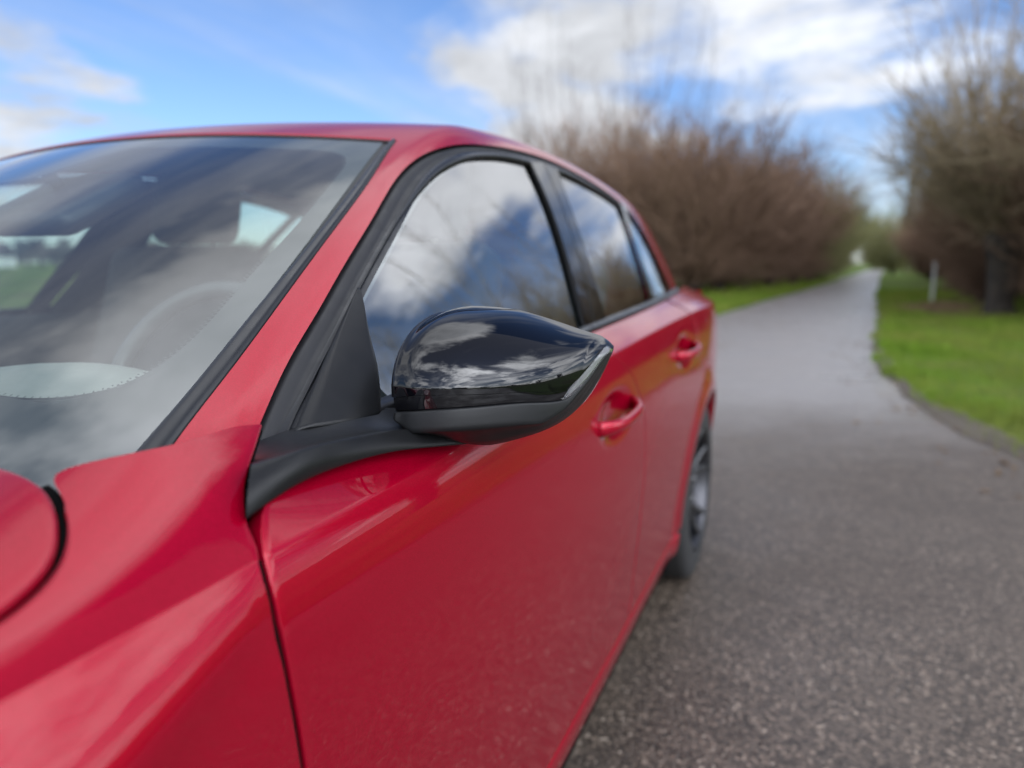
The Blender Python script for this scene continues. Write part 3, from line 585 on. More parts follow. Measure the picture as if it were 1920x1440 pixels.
# dark inner structure behind the panel gaps, wheel wells and floor
for sx in (1, -1):
    Y = np.linspace(.36, 2.62, 80); P = np.stack([np.stack([np.minimum(XS(Y, np.full_like(Y, z)) - .035, XC(Y) - .04), Y, np.full_like(Y, z)], -1) for z in np.linspace(.2, .9, 12)], 1); gridobj('door_inner', P, CLOTH, car, sx=sx)
    for yy in (.0, 2.675):
        th = np.linspace(-.25, math.pi + .25, 30); P = np.stack([np.stack([np.full(30, x), yy + .372 * np.cos(th), .318 + .372 * np.sin(th)], -1) for x in (.895, .60)], 1); gridobj('wheel_arch_liner', P, DARK, car, ref=(0, yy, 3.0), sx=sx)
    Yw = np.linspace(-.75, .56, 60); xw = np.minimum(np.interp(Yw, [-.8, -.4, 0, .33, .42, .56], [.66, .82, .875, .865, .84, .85]), XC(Yw) - .03); P = np.stack([np.stack([xw, Yw, ZF(xw, Yw) - d], -1) for d in (.016, .20)], 1); gridobj('engine_bay_edge', P, DARK, car, sx=sx)
    P = np.stack([np.stack([xw - o, Yw, ZF(xw - o, Yw) - .030], -1) for o in (-.03, 0, .06)], 1); gridobj('wing_inner_flange', P, DARK, car, sx=sx)
bv, bf = boxvf((0, 1.33, .22), (1.56, 4.0, .10)); mk('underbody', bv, bf, DARK, car, False)
bv, bf = boxvf((0, .33, .62), (1.30, .04, .62)); mk('bulkhead', bv, bf, DARK, car, False)
# small dark plinth where the door shut meets the wing tail and pillar foot
for sx in (1, -1):
    Y = np.linspace(.46, .66, 30); P = np.stack([np.stack([XB(Y) - .012 - .06 * k, Y, ZB(Y) - .020 + 0 * Y], -1) for k in (-.1, .4, 1)], 1); gridobj('shut_line_filler', P, RUBBER, car, sx=sx)
    # dark strips a few millimetres down, standing in for shade in the shut lines
    zz = np.linspace(.25, .903, 60); cen = door_edge(zz) + .0015; gridobj('shut_line_shade', np.stack([np.stack([XS(cen + d, zz) - .0042, cen + d, zz], -1) for d in (-.006, 0, .006)], 1), DARK, car, sx=sx)
    wr = curve(WINGREAR, 50); gridobj('shut_line_shade', np.stack([np.stack([wr[:, 1] - .004 - d * .2, wr[:, 0] + d, ZF(wr[:, 1], wr[:, 0]) - .0055 - .3 * abs(d)], -1) for d in (-.004, .003, .009)], 1), DARK, car, sx=sx)
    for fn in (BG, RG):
        zz = np.linspace(.30, .955, 60); cen = fn(zz); gridobj('shut_line_shade', np.stack([np.stack([XS(cen + d, zz) - .0042, cen + d, zz], -1) for d in (-.005, 0, .005)], 1), DARK, car, sx=sx)
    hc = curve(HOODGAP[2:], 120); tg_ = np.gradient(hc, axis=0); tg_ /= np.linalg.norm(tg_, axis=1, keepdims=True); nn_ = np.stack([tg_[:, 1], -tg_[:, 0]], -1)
    gridobj('shut_line_shade', np.stack([np.stack([(hc + nn_ * d)[:, 1], (hc + nn_ * d)[:, 0], ZF((hc + nn_ * d)[:, 1], (hc + nn_ * d)[:, 0]) - .007], -1) for d in (-.002, .006, .014)], 1), DARK, car, sx=sx)
# --- door handles
for sx in (1, -1):
    for (hy, hz, a, b), par in zip(HAND, (doors[sx], doors[2 * sx])):
        L_ = .125; n = 25; t = np.linspace(-1, 1, n); x0 = XS(np.full(n, hy + .18), np.full(n, hz)); Y = hy + t * L_
        lift = .036 * (1 - np.abs(t) ** 3.2) ** .8 - .006; pts = np.stack([x0 + lift, Y, hz + .004 * t], -1)
        rad = [(.0075 + .0025 * (1 - abs(q) ** 2), .0105 + .005 * abs(q) ** 3) for q in t]
        V, Fc = tube(pts, rad, 14); V = [Vector((v[0] * sx, v[1], v[2])) for v in V]; Fc = [f[::-1] for f in Fc] if sx < 0 else Fc
        mk('door_handle', V, Fc, PAINT, par)
# --- door mirrors
TIP = 1.0455
YF = Spl([(.860, .742), (.861, .717), (.8635, .701), (.868, .6905), (.876, .684), (.89, .6815), (.91, .683), (.93, .689), (.96, .708), (.99, .737), (1.015, .776), (1.032, .823), (1.0415, .866), (TIP, .893)])
YR = Spl([(.86, .800), (.95, .832), (TIP, .903)])
KX = [.860, .8635, .870, .880, .895, .915, .945, .975, 1.0, 1.02, 1.033, 1.041, TIP]
ZTOP = Spl(list(zip(KX, [.9873, 1.0428, 1.0634, 1.0657, 1.0697, 1.0696, 1.0663, 1.0572, 1.0471, 1.0386, 1.0329, 1.0262, 1.0208])))
ZBOT = Spl(list(zip(KX, [.9500, .9465, .9408, .9408, .9363, .9297, .9235, .9288, .9375, .9557, .9799, 1.0007, 1.0159])))
ZS = Spl([(.86, .9665), (.8698, .9682), (.8994, .9728), (.9364, .9764), (.9679, .9778), (1.0006, .9767), (1.0155, .9740), (1.0215, .9750), (1.0277, .982), (1.037, .9988), (1.0438, 1.0150), (TIP, 1.0170)])
ZI = lin([(.80, 0), (1.0180, .970), (1.024, .9844), (1.0308, .9974), (1.0364, 1.009), (1.041, 1.0235), (TIP, 1.045)])
def mirror(sx):
    root = empty('door_mirror', (0, 0, 0), car)
    st = np.r_[np.linspace(.860, .885, 40), np.linspace(.887, 1.0, 60), np.linspace(1.003, TIP - .0003, 60)]
    def sect(X, z):
        """front surface depth at height z of station X"""
        top, bot = ZTOP(X), ZBOT(X); zm = np.clip(.996 + 0 * X, bot + .35 * (top - bot), bot + .6 * (top - bot)); t = np.clip(np.where(z > zm, (z - zm) / (top - zm), (zm - z) / (zm - bot)), 0, 1)
        return YR(X) - (YR(X) - YF(X)) * (1 - t ** np.where(z > zm, 2.3, 3.6)) ** (1 / 2.2) + .014 * np.clip((z - zm) / .08, 0, 1)
    def panel(name, lo, hi, mat, off, ps=None, pe=None, X=st, m=28, par=root, lipd=.004, cluster=True):
        a = (1 - np.cos(np.linspace(0, math.pi, m))) / 2 if cluster else np.linspace(0, 1, m)
        z = lo(X)[:, None] + (hi(X) - lo(X))[:, None] * a[None]; Xg = X[:, None] + 0 * z; P = np.stack([Xg, sect(Xg, z), z], -1)
        nn, _ = norms(P, (.95, .86, 1.0)); P = P + nn * off
        o = gridobj(name, P, mat, par, ref=(.95, .86, 1.0), sx=1)
        if lipd: rim_in(o, lipd)
        return o
    # lower shell: ledge, crease, then tucked under to the rear
    rows = []; X = st; zs = ZS(X); ys = sect(X, zs); taper = sstep(X, .860, .90) * (1 - .75 * sstep(X, 1.0, 1.045))
    drop = np.minimum(.021 * (.25 + .75 * taper), (zs - ZBOT(X)) * .6); zb = ZBOT(X)
    prof = [(ys + .010, zs + .0005), (ys + .001, zs - .0002), (ys - .0018, zs - .0012), (ys - .0034, zs - drop * .45), (ys - .0046, zs - drop * .92), (ys - .0034, zs - drop * 1.12), (ys + (YR(X) - ys) * .10, zs - drop - (zs - drop - zb) * .35), (ys + (YR(X) - ys) * .24, zs - drop - (zs - drop - zb) * .72), (ys + (YR(X) - ys) * .40, zb + .0015), (ys + (YR(X) - ys) * .60, zb), (ys + (YR(X) - ys) * .9, zb + .003), (YR(X), zb + .008)]
    P = np.stack([np.stack([X, y, z], -1) for y, z in prof], 1); k = np.linspace(0, len(prof) - 1, 60); fine = np.stack([np.stack([np.interp(k, range(len(prof)), P[i, :, c]) for c in range(3)], -1) for i in range(len(X))]);
    for _ in range(2): fine[:, 1:-1] = (fine[:, :-2] + 2 * fine[:, 1:-1] + fine[:, 2:]) / 4
    shell = gridobj('mirror_lower_shell', fine, SATIN, root, ref=(.95, .86, 1.0))
    zb_ = lambda X: ZS(X) + .0150 - .0045 * sstep(X, .89, .99)
    iv = lambda X: np.maximum(zb_(X), ZI(X))
    panel('mirror_cap', lambda X: np.minimum(iv(X) + .0007, ZTOP(X) - .002), lambda X: ZTOP(X) - .00005, GLOSS, .0012, m=70, cluster=True, lipd=0)
    Xb = st[st < 1.0242]; blo = lambda X: np.maximum(ZS(X), ZI(X)) + .0004; panel('mirror_band', blo, lambda X: np.maximum(blo(X) + .0002, zb_(X)), GLOSS, -.0006, X=Xb, m=12)
    Xi = np.linspace(1.0188, TIP - .001, 60); ind = panel('mirror_indicator', lambda X: ZS(X) + .0006, lambda X: np.clip(ZI(X) - .0006, ZS(X) + .0010, ZTOP(X) - .0012), LENS, .0010, X=Xi, m=14)
    panel('indicator_reflector', lambda X: ZS(X) + .0014, lambda X: np.clip(ZI(X) - .0012, ZS(X) + .0018, ZTOP(X) - .002), REFLECTOR, -.0016, X=Xi, m=10, par=ind, lipd=0)
    # inner end, rear rim and the glass
    th = np.linspace(0, 1, 30); zz = ZBOT(.86) + (ZTOP(.86) - ZBOT(.86)) * th; e = np.stack([np.full(30, .860), sect(np.full(30, .86), zz), zz], -1); r = np.stack([np.full(30, .862), np.full(30, float(YR(.86))), zz], -1)
    gridobj('mirror_inner_end', np.stack([e, (e + r) / 2 + np.array([-.002, 0, 0]), r]), GLOSS, root, ref=(.95, .86, 1.0))
    a = np.linspace(0, 1, 12)[None]; P = np.stack([st[:, None] + 0 * a, YR(st)[:, None] - .004 + 0 * a, (ZBOT(st) + .004)[:, None] + (ZTOP(st) - ZBOT(st) - .006)[:, None] * a], -1); gridobj('mirror_glass', P, MIRRORGLASS, root, ref=(.95, .8, 1.0))
    # foot: sail panel on the door and the arm that carries the head
    if 1:
        S = np.array([(.792, .571, .955), (.806, .601, .962), (.823, .639, .968), (.835, .679, .971), (.842, .707, .967), (.858, .742, .962)])
        U = np.array([(.870, .478, .966), (.885, .516, .970), (.885, .575, .966), (.887, .642, .959), (.893, .699, .951), (.905, .735, .947)])
        L_ = np.array([(.885, .453, .930), (.889, .496, .941), (.892, .564, .944), (.900, .639, .940), (.920, .712, .931), (.940, .748, .928)])
        n = 70; S, U, L_ = curve(S, n), curve(U, n), curve(L_, n)
        S[:1] = S[:1]
        v = np.linspace(0, 1, 22)[None, :, None]; dip = np.linspace(1, .6, n)[:, None, None]
        top = S[:, None] * (1 - v) + U[:, None] * v + np.array([0, 0, -.010]) * dip * np.sin(v * math.pi) ** 1.0 * np.linspace(.6, 1.5, n)[:, None, None]
        fr = U[:, None] * (1 - v) + L_[:, None] * v + np.array([.004, -.006, 0]) * np.sin(v * math.pi)
        un = np.stack([L_, L_ + np.array([-.004, .004, -.004]), L_ + np.array([-.03, .03, .0])], 1)
        G = np.concatenate([top, fr[:, 1:], un[:, 1:]], 1)
        for _ in range(2): G[:, 1:-1] = (G[:, :-2] + 2 * G[:, 1:-1] + G[:, 2:]) / 4
        gridobj('mirror_arm', G, SATIN, root, ref=(.82, .70, .93))
        endc = G[-1]; c_ = endc.mean(0); gridobj('arm_end', np.stack([endc, endc * .3 + c_ * .7 + np.array([0, .03, 0])]), SATIN, root, ref=(.8, .5, .9))
    G = coons(curve([(.601, .958), (.66, .958), (.717, .960)], 30), curve([(.7955, 1.0848), (.797, 1.0843), (.7985, 1.0835)], 30), curve([(.601, .958), (.70, 1.0245), (.7955, 1.0848)], 40), curve([(.717, .960), (.738, 1.0), (.761, 1.039), (.787, 1.070), (.7985, 1.0835)], 40))
    uu = np.linspace(0, 1, 30)[:, None]; off = .0045 + 0.004 * sstep(uu, .0, .10) - .0105 * sstep(uu, .80, 1.0) ** 1.5 + 0 * G[..., 0]
    rim_in(gridobj('sail_panel', hp(G, off), SATIN, root), .005)
    if sx < 0:
        for o in root.children: o.data.transform(Matrix.Scale(-1, 4, (1, 0, 0))); o.data.flip_normals(); [q.data.transform(Matrix.Scale(-1, 4, (1, 0, 0))) for q in o.children]
    return root
for sx in (1, -1): mirror(sx)
# --- wheels
def wheel(x, y, sx, name='wheel'):
    tp = [(.215, -.105), (.245, -.108), (.285, -.106), (.306, -.098), (.3165, -.082), (.318, -.05), (.318, .05), (.3165, .082), (.306, .098), (.285, .106), (.245, .108), (.222, .104)]
    k = np.linspace(0, len(tp) - 1, 60); tpf = np.stack([np.interp(k, range(len(tp)), [q[c] for q in tp]) for c in (0, 1)], -1)
    for _ in range(2): tpf[1:-1] = (tpf[:-2] + 2 * tpf[1:-1] + tpf[2:]) / 4
    w = gridobj(name, lathe(tpf, 72), TYRE, car, ref=(0, 0, 0), weld=True); w.location = (x, y, .318)
    rp = [(.228, .100), (.2265, .105), (.221, .102), (.215, .085), (.205, .06), (.200, -.09)]; gridobj('rim', lathe(rp, 72), GREYALU, w, ref=(0, 0, 5))
    sp_v = []
    for i in range(5):
        for dlt in (-.16, .16):
            a0 = 2 * math.pi * i / 5 + .35; pts = []; rad = []
            for q in np.linspace(0, 1, 8):
                r = .045 + .172 * q; a = a0 + dlt * (.25 + 1.15 * q); pts.append((.070 + .022 * q ** 2 - .012 * math.sin(q * math.pi), r * math.cos(a), r * math.sin(a))); rad.append((.010 + .004 * (1 - q), .013))
            sp_v.append(tube(pts, rad, 8))
    for v in sp_v: mk('spoke', *v, CHROME if False else SPOKE, w)
    gridobj('hub', lathe([(.0005, .080), (.028, .079), (.034, .074), (.06, .068), (.062, .04)], 32), GREYALU, w, ref=(-1, 0, 0))
    gridobj('brake_disc', lathe([(.05, .03), (.15, .03), (.152, .02), (.15, .01)], 48), STEEL, w, ref=(-1, 0, 0)); gridobj('wheel_back', lathe([(.02, .0), (.205, .0)], 32), DARK, w, ref=(-1, 0, 0))
    if sx < 0: w.rotation_euler = (0, 0, math.pi)
    return w
SPOKE = newmat('grey_alloy_spoke', (.09, .09, .093), .35, .9)
for y in (0., 2.675):
    for sx in (1, -1): wheel(.805 * sx, y, sx)
# --- cabin
def soft(name, c, s, mat, par, rz=0, rx=0, w=.03, sub=2):
    V, Fc = boxvf((0, 0, 0), s); o = mk(name, V, Fc, mat, par); o.location = c; o.rotation_euler = (rx, 0, rz); m = o.modifiers.new('b', 'BEVEL'); m.width = w; m.segments = 4; o.data.polygons.foreach_set('use_smooth', [True] * 6); return o
x = np.linspace(-.74, .74, 50)[None]; t = np.linspace(0, 1, 24)[:, None]; Yd = YE(x) * .8 + .09 + t * (.80 - (YE(x) * .8 + .09)); Zd = .925 + .035 * np.sin(t * 2.6) + 0 * x + .035 * np.exp(-((x - .37) / .20) ** 2) * sstep(t, .3, .8); Zd = Zd - .10 * sstep(t, .9, 1.0)
dash = gridobj('dashboard', np.stack([x + 0 * Yd, Yd, Zd], -1), DASH, car, ref=(0, .5, 0)); P = np.stack([x[0] + 0 * x[0], np.full(50, .80), np.full(50, .86)], -1); gridobj('dashboard_face', np.stack([np.stack([x[0], Yd[-1], Zd[-1]], -1), np.stack([x[0], Yd[-1] - .03, Zd[-1] - .4], -1)]), DASH, dash, ref=(0, 0, .7))
V, Fc = boxvf((0, .62, .968), (.20, .012, .004)); mk('dashboard_vent', V, Fc, DARK, dash, False)
# steering wheel
cz, cyy = Vector((.375, .915, .915)), 24; ax = Matrix.Rotation(math.radians(-24), 3, 'X'); ring = [cz + ax @ Vector((.186 * math.cos(a), 0, .178 * math.sin(a))) for a in np.linspace(0, 2 * math.pi, 49)[:-1]]
sw = mk('steering_wheel', *tube(ring, .0155, 10, closed=True), plastic('leather_wheel_rim', (.03, .03, .032), .35, .3), car)
hub_v = [cz + ax @ Vector((.065 * math.cos(a) * (1.1 if math.sin(a) > 0 else .8), 0, .058 * math.sin(a))) for a in np.linspace(0, 2 * math.pi, 25)[:-1]]; soft('steering_wheel_pad', cz, (.15, .04, .12), HOUSING, sw, 0, math.radians(-24), .02)
for s in (-1, 1): mk('steering_wheel_spoke', *tube([cz + Vector((.06 * s, 0, 0)), cz + Vector((.18 * s, 0, 0))], (.008, .016), 8), HOUSING, sw)
# seats
def seat(x, y, parent):
    b = soft('seat', (x, y - .30, .50), (.50, .52, .16), CLOTH, parent, 0, math.radians(8), .05); soft('backrest', (0, .30, .36), (.48, .14, .62), CLOTH, b, 0, math.radians(-26), .05).location = (0, .27, .33)
    soft('headrest', (0, .43, .75), (.27, .10, .20), CLOTH, b, 0, math.radians(-20), .04).location = (0, .455, .715)
    for s in (-1, 1): mk('headrest_post', *tube([(.06 * s, .42, .58), (.06 * s, .45, .68)], .006, 8), CHROME, b)
for xs, ys in ((.37, 1.56), (-.36, 1.62)): seat(xs, ys, car)
bench = soft('rear_bench', (0, 2.10, .50), (1.24, .50, .18), CLOTH, car, 0, math.radians(6), .06); soft('backrest', (0, .32, .34), (1.22, .14, .54), CLOTH, bench, 0, math.radians(-24), .05)
for s in (-.40, 0, .40): soft('headrest', (s, .46, .62), (.24, .09, .12), CLOTH, bench, 0, math.radians(-18), .03)
# headliner, floor, inner B-pillars
Y = np.linspace(1.16, 3.1, 40); ss = np.linspace(1.7, 3, 20); G = hull_off(Y[:, None] + 0 * ss, 0 * Y[:, None] + ss, np.full((40, 20), -.025)); HL = newmat('grey_headliner', (.16, .16, .165), .9); gridobj('headliner', [G, G * np.array([-1, 1, 1])], HL, car)
bv, bf = boxvf((0, 1.6, .30), (1.5, 2.6, .04)); mk('cabin_floor', bv, bf, CLOTH, car, False)
for sx in (1, -1):
    G = coons(curve([(1.52, .98), (1.62, 1.16), (1.685, 1.34)], 20), curve([(1.75, .98), (1.79, 1.16), (1.86, 1.35)], 20), curve([(1.52, .98), (1.75, .98)], 6), curve([(1.685, 1.34), (1.86, 1.35)], 6)); gridobj('inner_pillar_trim', hp(G, np.full(G.shape[:2], -.03)), CLOTH, car, sx=sx)
    Yp = np.linspace(.56, 1.22, 40); s0 = s_of_z(Yp, zseal(Yp) - .02); s1 = s_of_x(Yp, XTI(Yp) - .03); cc = np.linspace(0, 1, 8); gridobj('inner_windscreen_pillar', hull_off(Yp[:, None] + 0 * cc, s0[:, None] + (s1 - s0)[:, None] * cc, np.full((40, 8), -.03)), HL, car, sx=sx)
    Yp = np.linspace(.60, 2.65, 40); gridobj('door_card', np.stack([np.stack([XB(Yp) - .03 - d, Yp, ZB(Yp) - .005 - h], -1) for d, h in ((0, 0), (.05, .01), (.07, .06), (.06, .5))], 1), CLOTH, car, sx=sx)
# rear-view mirror and sensor housing behind the windscreen
soft('sensor_housing', (.0, 1.005, 1.225), (.22, .20, .05), HOUSING, car, 0, math.radians(27), .03)
rv = soft('rear_view_mirror', (-.02, 1.03, 1.222), (.22, .03, .058), HOUSING, car, -.18, math.radians(-6), .018); mk('mirror_stalk', *tube([(0, -.01, .02), (0, -.05, .06)], .012, 8), HOUSING, rv)
# ------------------------------------------------------------------ ground, path, verges
LEFT = [(-2.4, -14), (-1.75, -4), (-1.45, 2), (-1.2, 8), (-.8, 16.25), (-.53, 20.4), (-.17, 25.3), (.40, 31.3), (1.38, 43.9), (2.9, 66), (4.05, 82), (5.9, 108), (8.2, 140)]
RIGHT = [(7.5, -14), (7.2, -4), (5.6, .6), (4.2, 2.4), (3.1, 3.7), (2.62, 4.5), (2.41, 5.05), (2.2, 5.9), (2.03, 7.1), (1.96, 8.96), (2.06, 12), (2.37, 16.6), (2.95, 27), (3.72, 40), (4.6, 54), (5.65, 70), (6.9, 88), (8.5, 110), (10.8, 140)]
def edge_mat_noise(n, seed, amp): r = np.random.RandomState(seed); return np.convolve(r.randn(n + 8), np.ones(5) / 5, 'same')[4:-4] * amp
def grass_ground():
    m = newmat('meadow_grass', (.06, .12, .02), .9, 0, .1); n = NT(m); a = n.noise(.35, 6, .65); b = n.noise(9, 5, .7); c = n.noise(.06, 3, .5)
    g1 = n.ramp(b, [(.3, (.050, .085, .010)), (.5, (.090, .150, .020)), (.72, (.15, .21, .035))]); g2 = n.mix(n.rng(a, .42, .66), g1, (.085, .085, .030)); n.set('Base Color', n.mix(n.rng(c, .45, .6, 0, .5), g2, (.080, .095, .028))); n.bump(b, .8, .05); return m
GRASS = grass_ground()
gx = np.r_[-4000, -1500, -600, -250, -100, np.linspace(-50, 60, 56), 110, 260, 620, 1500, 4000]; gy = np.r_[-4000, -1500, -600, -200, -80, np.linspace(-30, 110, 71), 160, 260, 500, 1000, 2000, 4000]
GX, GY = np.meshgrid(gx, gy, indexing='ij'); wob = .05 * np.sin(GX * .7 + 1) * np.sin(GY * .45) * ((np.abs(GX) < 60) & (np.abs(GY) < 110))
nearroad = np.exp(-((GX - np.interp(GY, [p[1] for p in LEFT], [(l + r) / 2 for (l, _), r in zip(LEFT, np.interp([p[1] for p in LEFT], [p[1] for p in RIGHT], [p[0] for p in RIGHT]))])) / 7) ** 4)
gz = -.007 + wob * (1 - nearroad); link(bpy.data.objects.new('ground', fast_mesh('ground', np.stack([GX, GY, gz], -1).reshape(-1, 3), grid_faces(len(gx), len(gy), 0, False), [GRASS])))['kind'] = 'structure'
def road_mat():
    m = newmat('worn_asphalt', (.1, .09, .085), .62); n = NT(m); g = n.N.new('ShaderNodeNewGeometry'); s = n.N.new('ShaderNodeSeparateXYZ'); n.L.new(g.outputs['Position'], s.inputs[0])
    v = n.voronoi(115, 'Color'); hs = n.N.new('ShaderNodeSeparateColor'); n.L.new(v, hs.inputs[0]); big = n.noise(.8, 6, .6); fine = n.noise(60, 3, .6)
    stone = n.ramp(hs.outputs[0], [(.0, (0.029, 0.023, 0.017)), (.35, (0.073, 0.057, 0.044)), (.6, (0.104, 0.081, 0.062)), (.86, (0.146, 0.112, 0.084)), (.97, (0.258, 0.197, 0.148)), (1., (0.396, 0.328, 0.257))])
    near = n.mix(n.rng(big, .35, .68, 0, .55), stone, (0.064, 0.049, 0.039)); near = n.mix(n.rng(n.noise(2.2, 4, .6), .5, .72, 0, .35), near, (0.107, 0.084, 0.064))
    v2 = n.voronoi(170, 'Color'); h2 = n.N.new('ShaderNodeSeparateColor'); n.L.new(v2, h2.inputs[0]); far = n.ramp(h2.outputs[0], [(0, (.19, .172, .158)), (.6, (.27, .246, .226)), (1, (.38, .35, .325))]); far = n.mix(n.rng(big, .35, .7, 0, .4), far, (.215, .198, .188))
    # resurfacing seam runs across the path behind the car
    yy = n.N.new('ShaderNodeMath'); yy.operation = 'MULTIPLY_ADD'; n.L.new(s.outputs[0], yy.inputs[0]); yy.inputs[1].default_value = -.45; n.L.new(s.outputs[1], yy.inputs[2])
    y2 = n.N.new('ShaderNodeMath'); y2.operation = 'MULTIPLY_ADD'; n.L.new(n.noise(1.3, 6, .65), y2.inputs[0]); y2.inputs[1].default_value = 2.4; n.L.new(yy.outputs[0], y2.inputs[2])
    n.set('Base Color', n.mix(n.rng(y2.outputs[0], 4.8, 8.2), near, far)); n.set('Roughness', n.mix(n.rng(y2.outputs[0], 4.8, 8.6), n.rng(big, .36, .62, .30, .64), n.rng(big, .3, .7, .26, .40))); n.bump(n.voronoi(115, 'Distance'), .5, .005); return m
def ribbon(name, L_, R_, z, mat, m=24, n=260, kind='structure', skirt=.02):
    ly = np.linspace(L_[0][1], L_[-1][1], n); lx = Spl([(p[1], p[0]) for p in L_])(ly); ry = np.linspace(R_[0][1], R_[-1][1], n); rx = Spl([(p[1], p[0]) for p in R_])(ry)
    lx += edge_mat_noise(n, 3, .05); rx += edge_mat_noise(n, 4, .05); t = np.linspace(0, 1, m)[None]; P = np.stack([lx[:, None] * (1 - t) + rx[:, None] * t, ly[:, None] * (1 - t) + ry[:, None] * t, z + 0 * t + 0 * ly[:, None]], -1)
    a = P[:, :1] + np.array([-.02, 0, -skirt]); b = P[:, -1:] + np.array([.02, 0, -skirt]); o = gridobj(name, np.concatenate([a, P, b], 1), mat, ref=(0, 30, -50)); o['kind'] = kind; return o
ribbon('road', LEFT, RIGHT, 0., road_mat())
def soil_mat():
    m = newmat('bare_earth', (.12, .09, .06), .95); n = NT(m); n.set('Base Color', n.ramp(n.noise(14, 7, .7), [(.3, (.06, .048, .034)), (.55, (.115, .093, .068)), (.75, (.18, .15, .11))])); n.bump(n.noise(25, 6, .7), 1., .03); return m
SOIL = soil_mat(); ry = np.array([p[1] for p in RIGHT]); rx = np.array([p[0] for p in RIGHT]); RX = Spl([(b, a) for a, b in RIGHT]); LX = Spl([(b, a) for a, b in LEFT])
Ys = np.r_[np.linspace(-6, 3, 50), np.linspace(3.05, 30, 240)]; wd = .05 + .26 * np.exp(-((Ys - 5.2) / 1.5) ** 2) + edge_mat_noise(len(Ys), 9, .14); t = np.linspace(0, 1, 7)[None]
P = np.stack([(RX(Ys) - .06 + edge_mat_noise(len(Ys), 6, .06))[:, None] + (np.maximum(wd, .02) + .06)[:, None] * t, Ys[:, None] + 0 * t, .004 + .012 * np.sin(t * math.pi) + 0 * Ys[:, None] - .03 * (t > .99)], -1); gridobj('verge_soil', P, SOIL, ref=(0, 30, -50))['kind'] = 'structure'
# grass blades on the verges
def blade_mat():
    m = newmat('grass_blades', (.06, .14, .02), .7); n = NT(m); n.set('Base Color', n.mix(n.rng(n.noise(.7, 5, .65), .35, .7), n.ramp(n.noise(7, 4, .6), [(.3, (.070, .125, .010)), (.55, (.13, .22, .018)), (.8, (.20, .28, .03))]), (.20, .21, .045))); n.b.inputs['Specular IOR Level'].default_value = .1; return m
def blades(name, X, Y, z, h, w, mat, lean=.5):
    n = len(X); a = nrs.rand(n) * 6.283; dx, dy = np.cos(a) * w / 2, np.sin(a) * w / 2; la = nrs.rand(n) * 6.283; l = h * lean * nrs.rand(n); tx, ty = X + np.cos(la) * l, Y + np.sin(la) * l
    V = np.stack([np.stack([X - dx, Y - dy, z], -1), np.stack([X + dx, Y + dy, z], -1), np.stack([tx, ty, z + h], -1)], 1).reshape(-1, 3); o = link(bpy.data.objects.new(name, fast_mesh(name, V, np.arange(3 * n).reshape(-1, 3), [mat], False))); o['kind'] = 'stuff'; return o
BL = blade_mat(); n = 90000; Yb = 2.2 + (nrs.rand(n) ** 1.6) * 34; Xb = RX(Yb) - .04 + .26 * np.exp(-((Yb - 5.2) / 1.5) ** 2) * nrs.rand(n) ** .4 + .10 * np.sin(Yb * 3.1) * np.sin(Yb * 1.3 + 1)  + nrs.rand(n) ** 1.2 * (2.2 + .10 * Yb); hb = (.03 + .07 * nrs.rand(n)) * (1 + .9 * (nrs.rand(n) > .93)) * (.55 + .9 * np.clip(np.sin(Xb * 2.3 + 1.7 * np.sin(Yb * 1.1)) * np.sin(Yb * 1.9 + Xb) + .4, 0, 1.3))
tag(blades('verge_grass', Xb, Yb, np.full(n, -.012), hb, .004 + .0006 * Yb, BL), 'short green grass on the verge right of the path', 'grass')
n = 26000; Yb = 12 + nrs.rand(n) * 45; Xb = LX(Yb) - .05 - nrs.rand(n) ** 1.3 * 4.5; tag(blades('verge_grass', Xb, Yb, np.full(n, -.03), .06 + .16 * nrs.rand(n), .03, BL), 'rough green grass strip left of the path below the willows', 'grass')
n = 6000; q = nrs.randn(n, 2) * np.array([.55, 1.0]); DEAD = newmat('dead_grass', (.20, .13, .07), .9); tag(blades('dead_grass', 4.05 + q[:, 0], 21.0 + q[:, 1], np.full(n, -.03), .08 + .22 * nrs.rand(n) * np.exp(-(q ** 2).sum(1)), .025, DEAD, .9), 'heap of brown dead grass on the right verge', 'grass')
n = 1300; Yl = 1.5 + nrs.rand(n) ** 1.4 * 30; side_ = nrs.rand(n); Xl = np.where(side_ < .62, RX(Yl) - .02 + nrs.randn(n) * .28, LX(Yl) + .2 + np.abs(nrs.randn(n)) * .6); Xl = np.where(side_ > .97, LX(Yl) + (RX(Yl) - LX(Yl)) * nrs.rand(n), Xl); ok = (Xl > 1.15) | (Yl > 5); Xl, Yl = Xl[ok], Yl[ok]; n = len(Xl)
a = nrs.rand(n) * 6.283; l = .018 + .022 * nrs.rand(n); c_, s_ = np.cos(a), np.sin(a); tz = .006 + .012 * nrs.rand(n)
Vl = np.stack([np.stack([Xl - c_ * l, Yl - s_ * l, np.full(n, .006)], -1), np.stack([Xl + s_ * l * .45, Yl - c_ * l * .45, tz], -1), np.stack([Xl + c_ * l, Yl + s_ * l, np.full(n, .007)], -1), np.stack([Xl - s_ * l * .45, Yl + c_ * l * .45, tz * .8 + .003], -1)], 1).reshape(-1, 3)
LEAF = newmat('fallen_leaves', (.16, .09, .04), .8); nl = NT(LEAF); nl.set('Base Color', nl.ramp(nl.noise(9, 3, .6), [(.3, (.06, .035, .018)), (.5, (.17, .095, .040)), (.7, (.30, .19, .07))]))
o = link(bpy.data.objects.new('fallen_leaves', fast_mesh('fallen_leaves', Vl, np.arange(4 * n).reshape(-1, 4), [LEAF], False))); o['kind'] = 'stuff'; tag(o, 'brown fallen leaves scattered along the path edges', 'leaves')
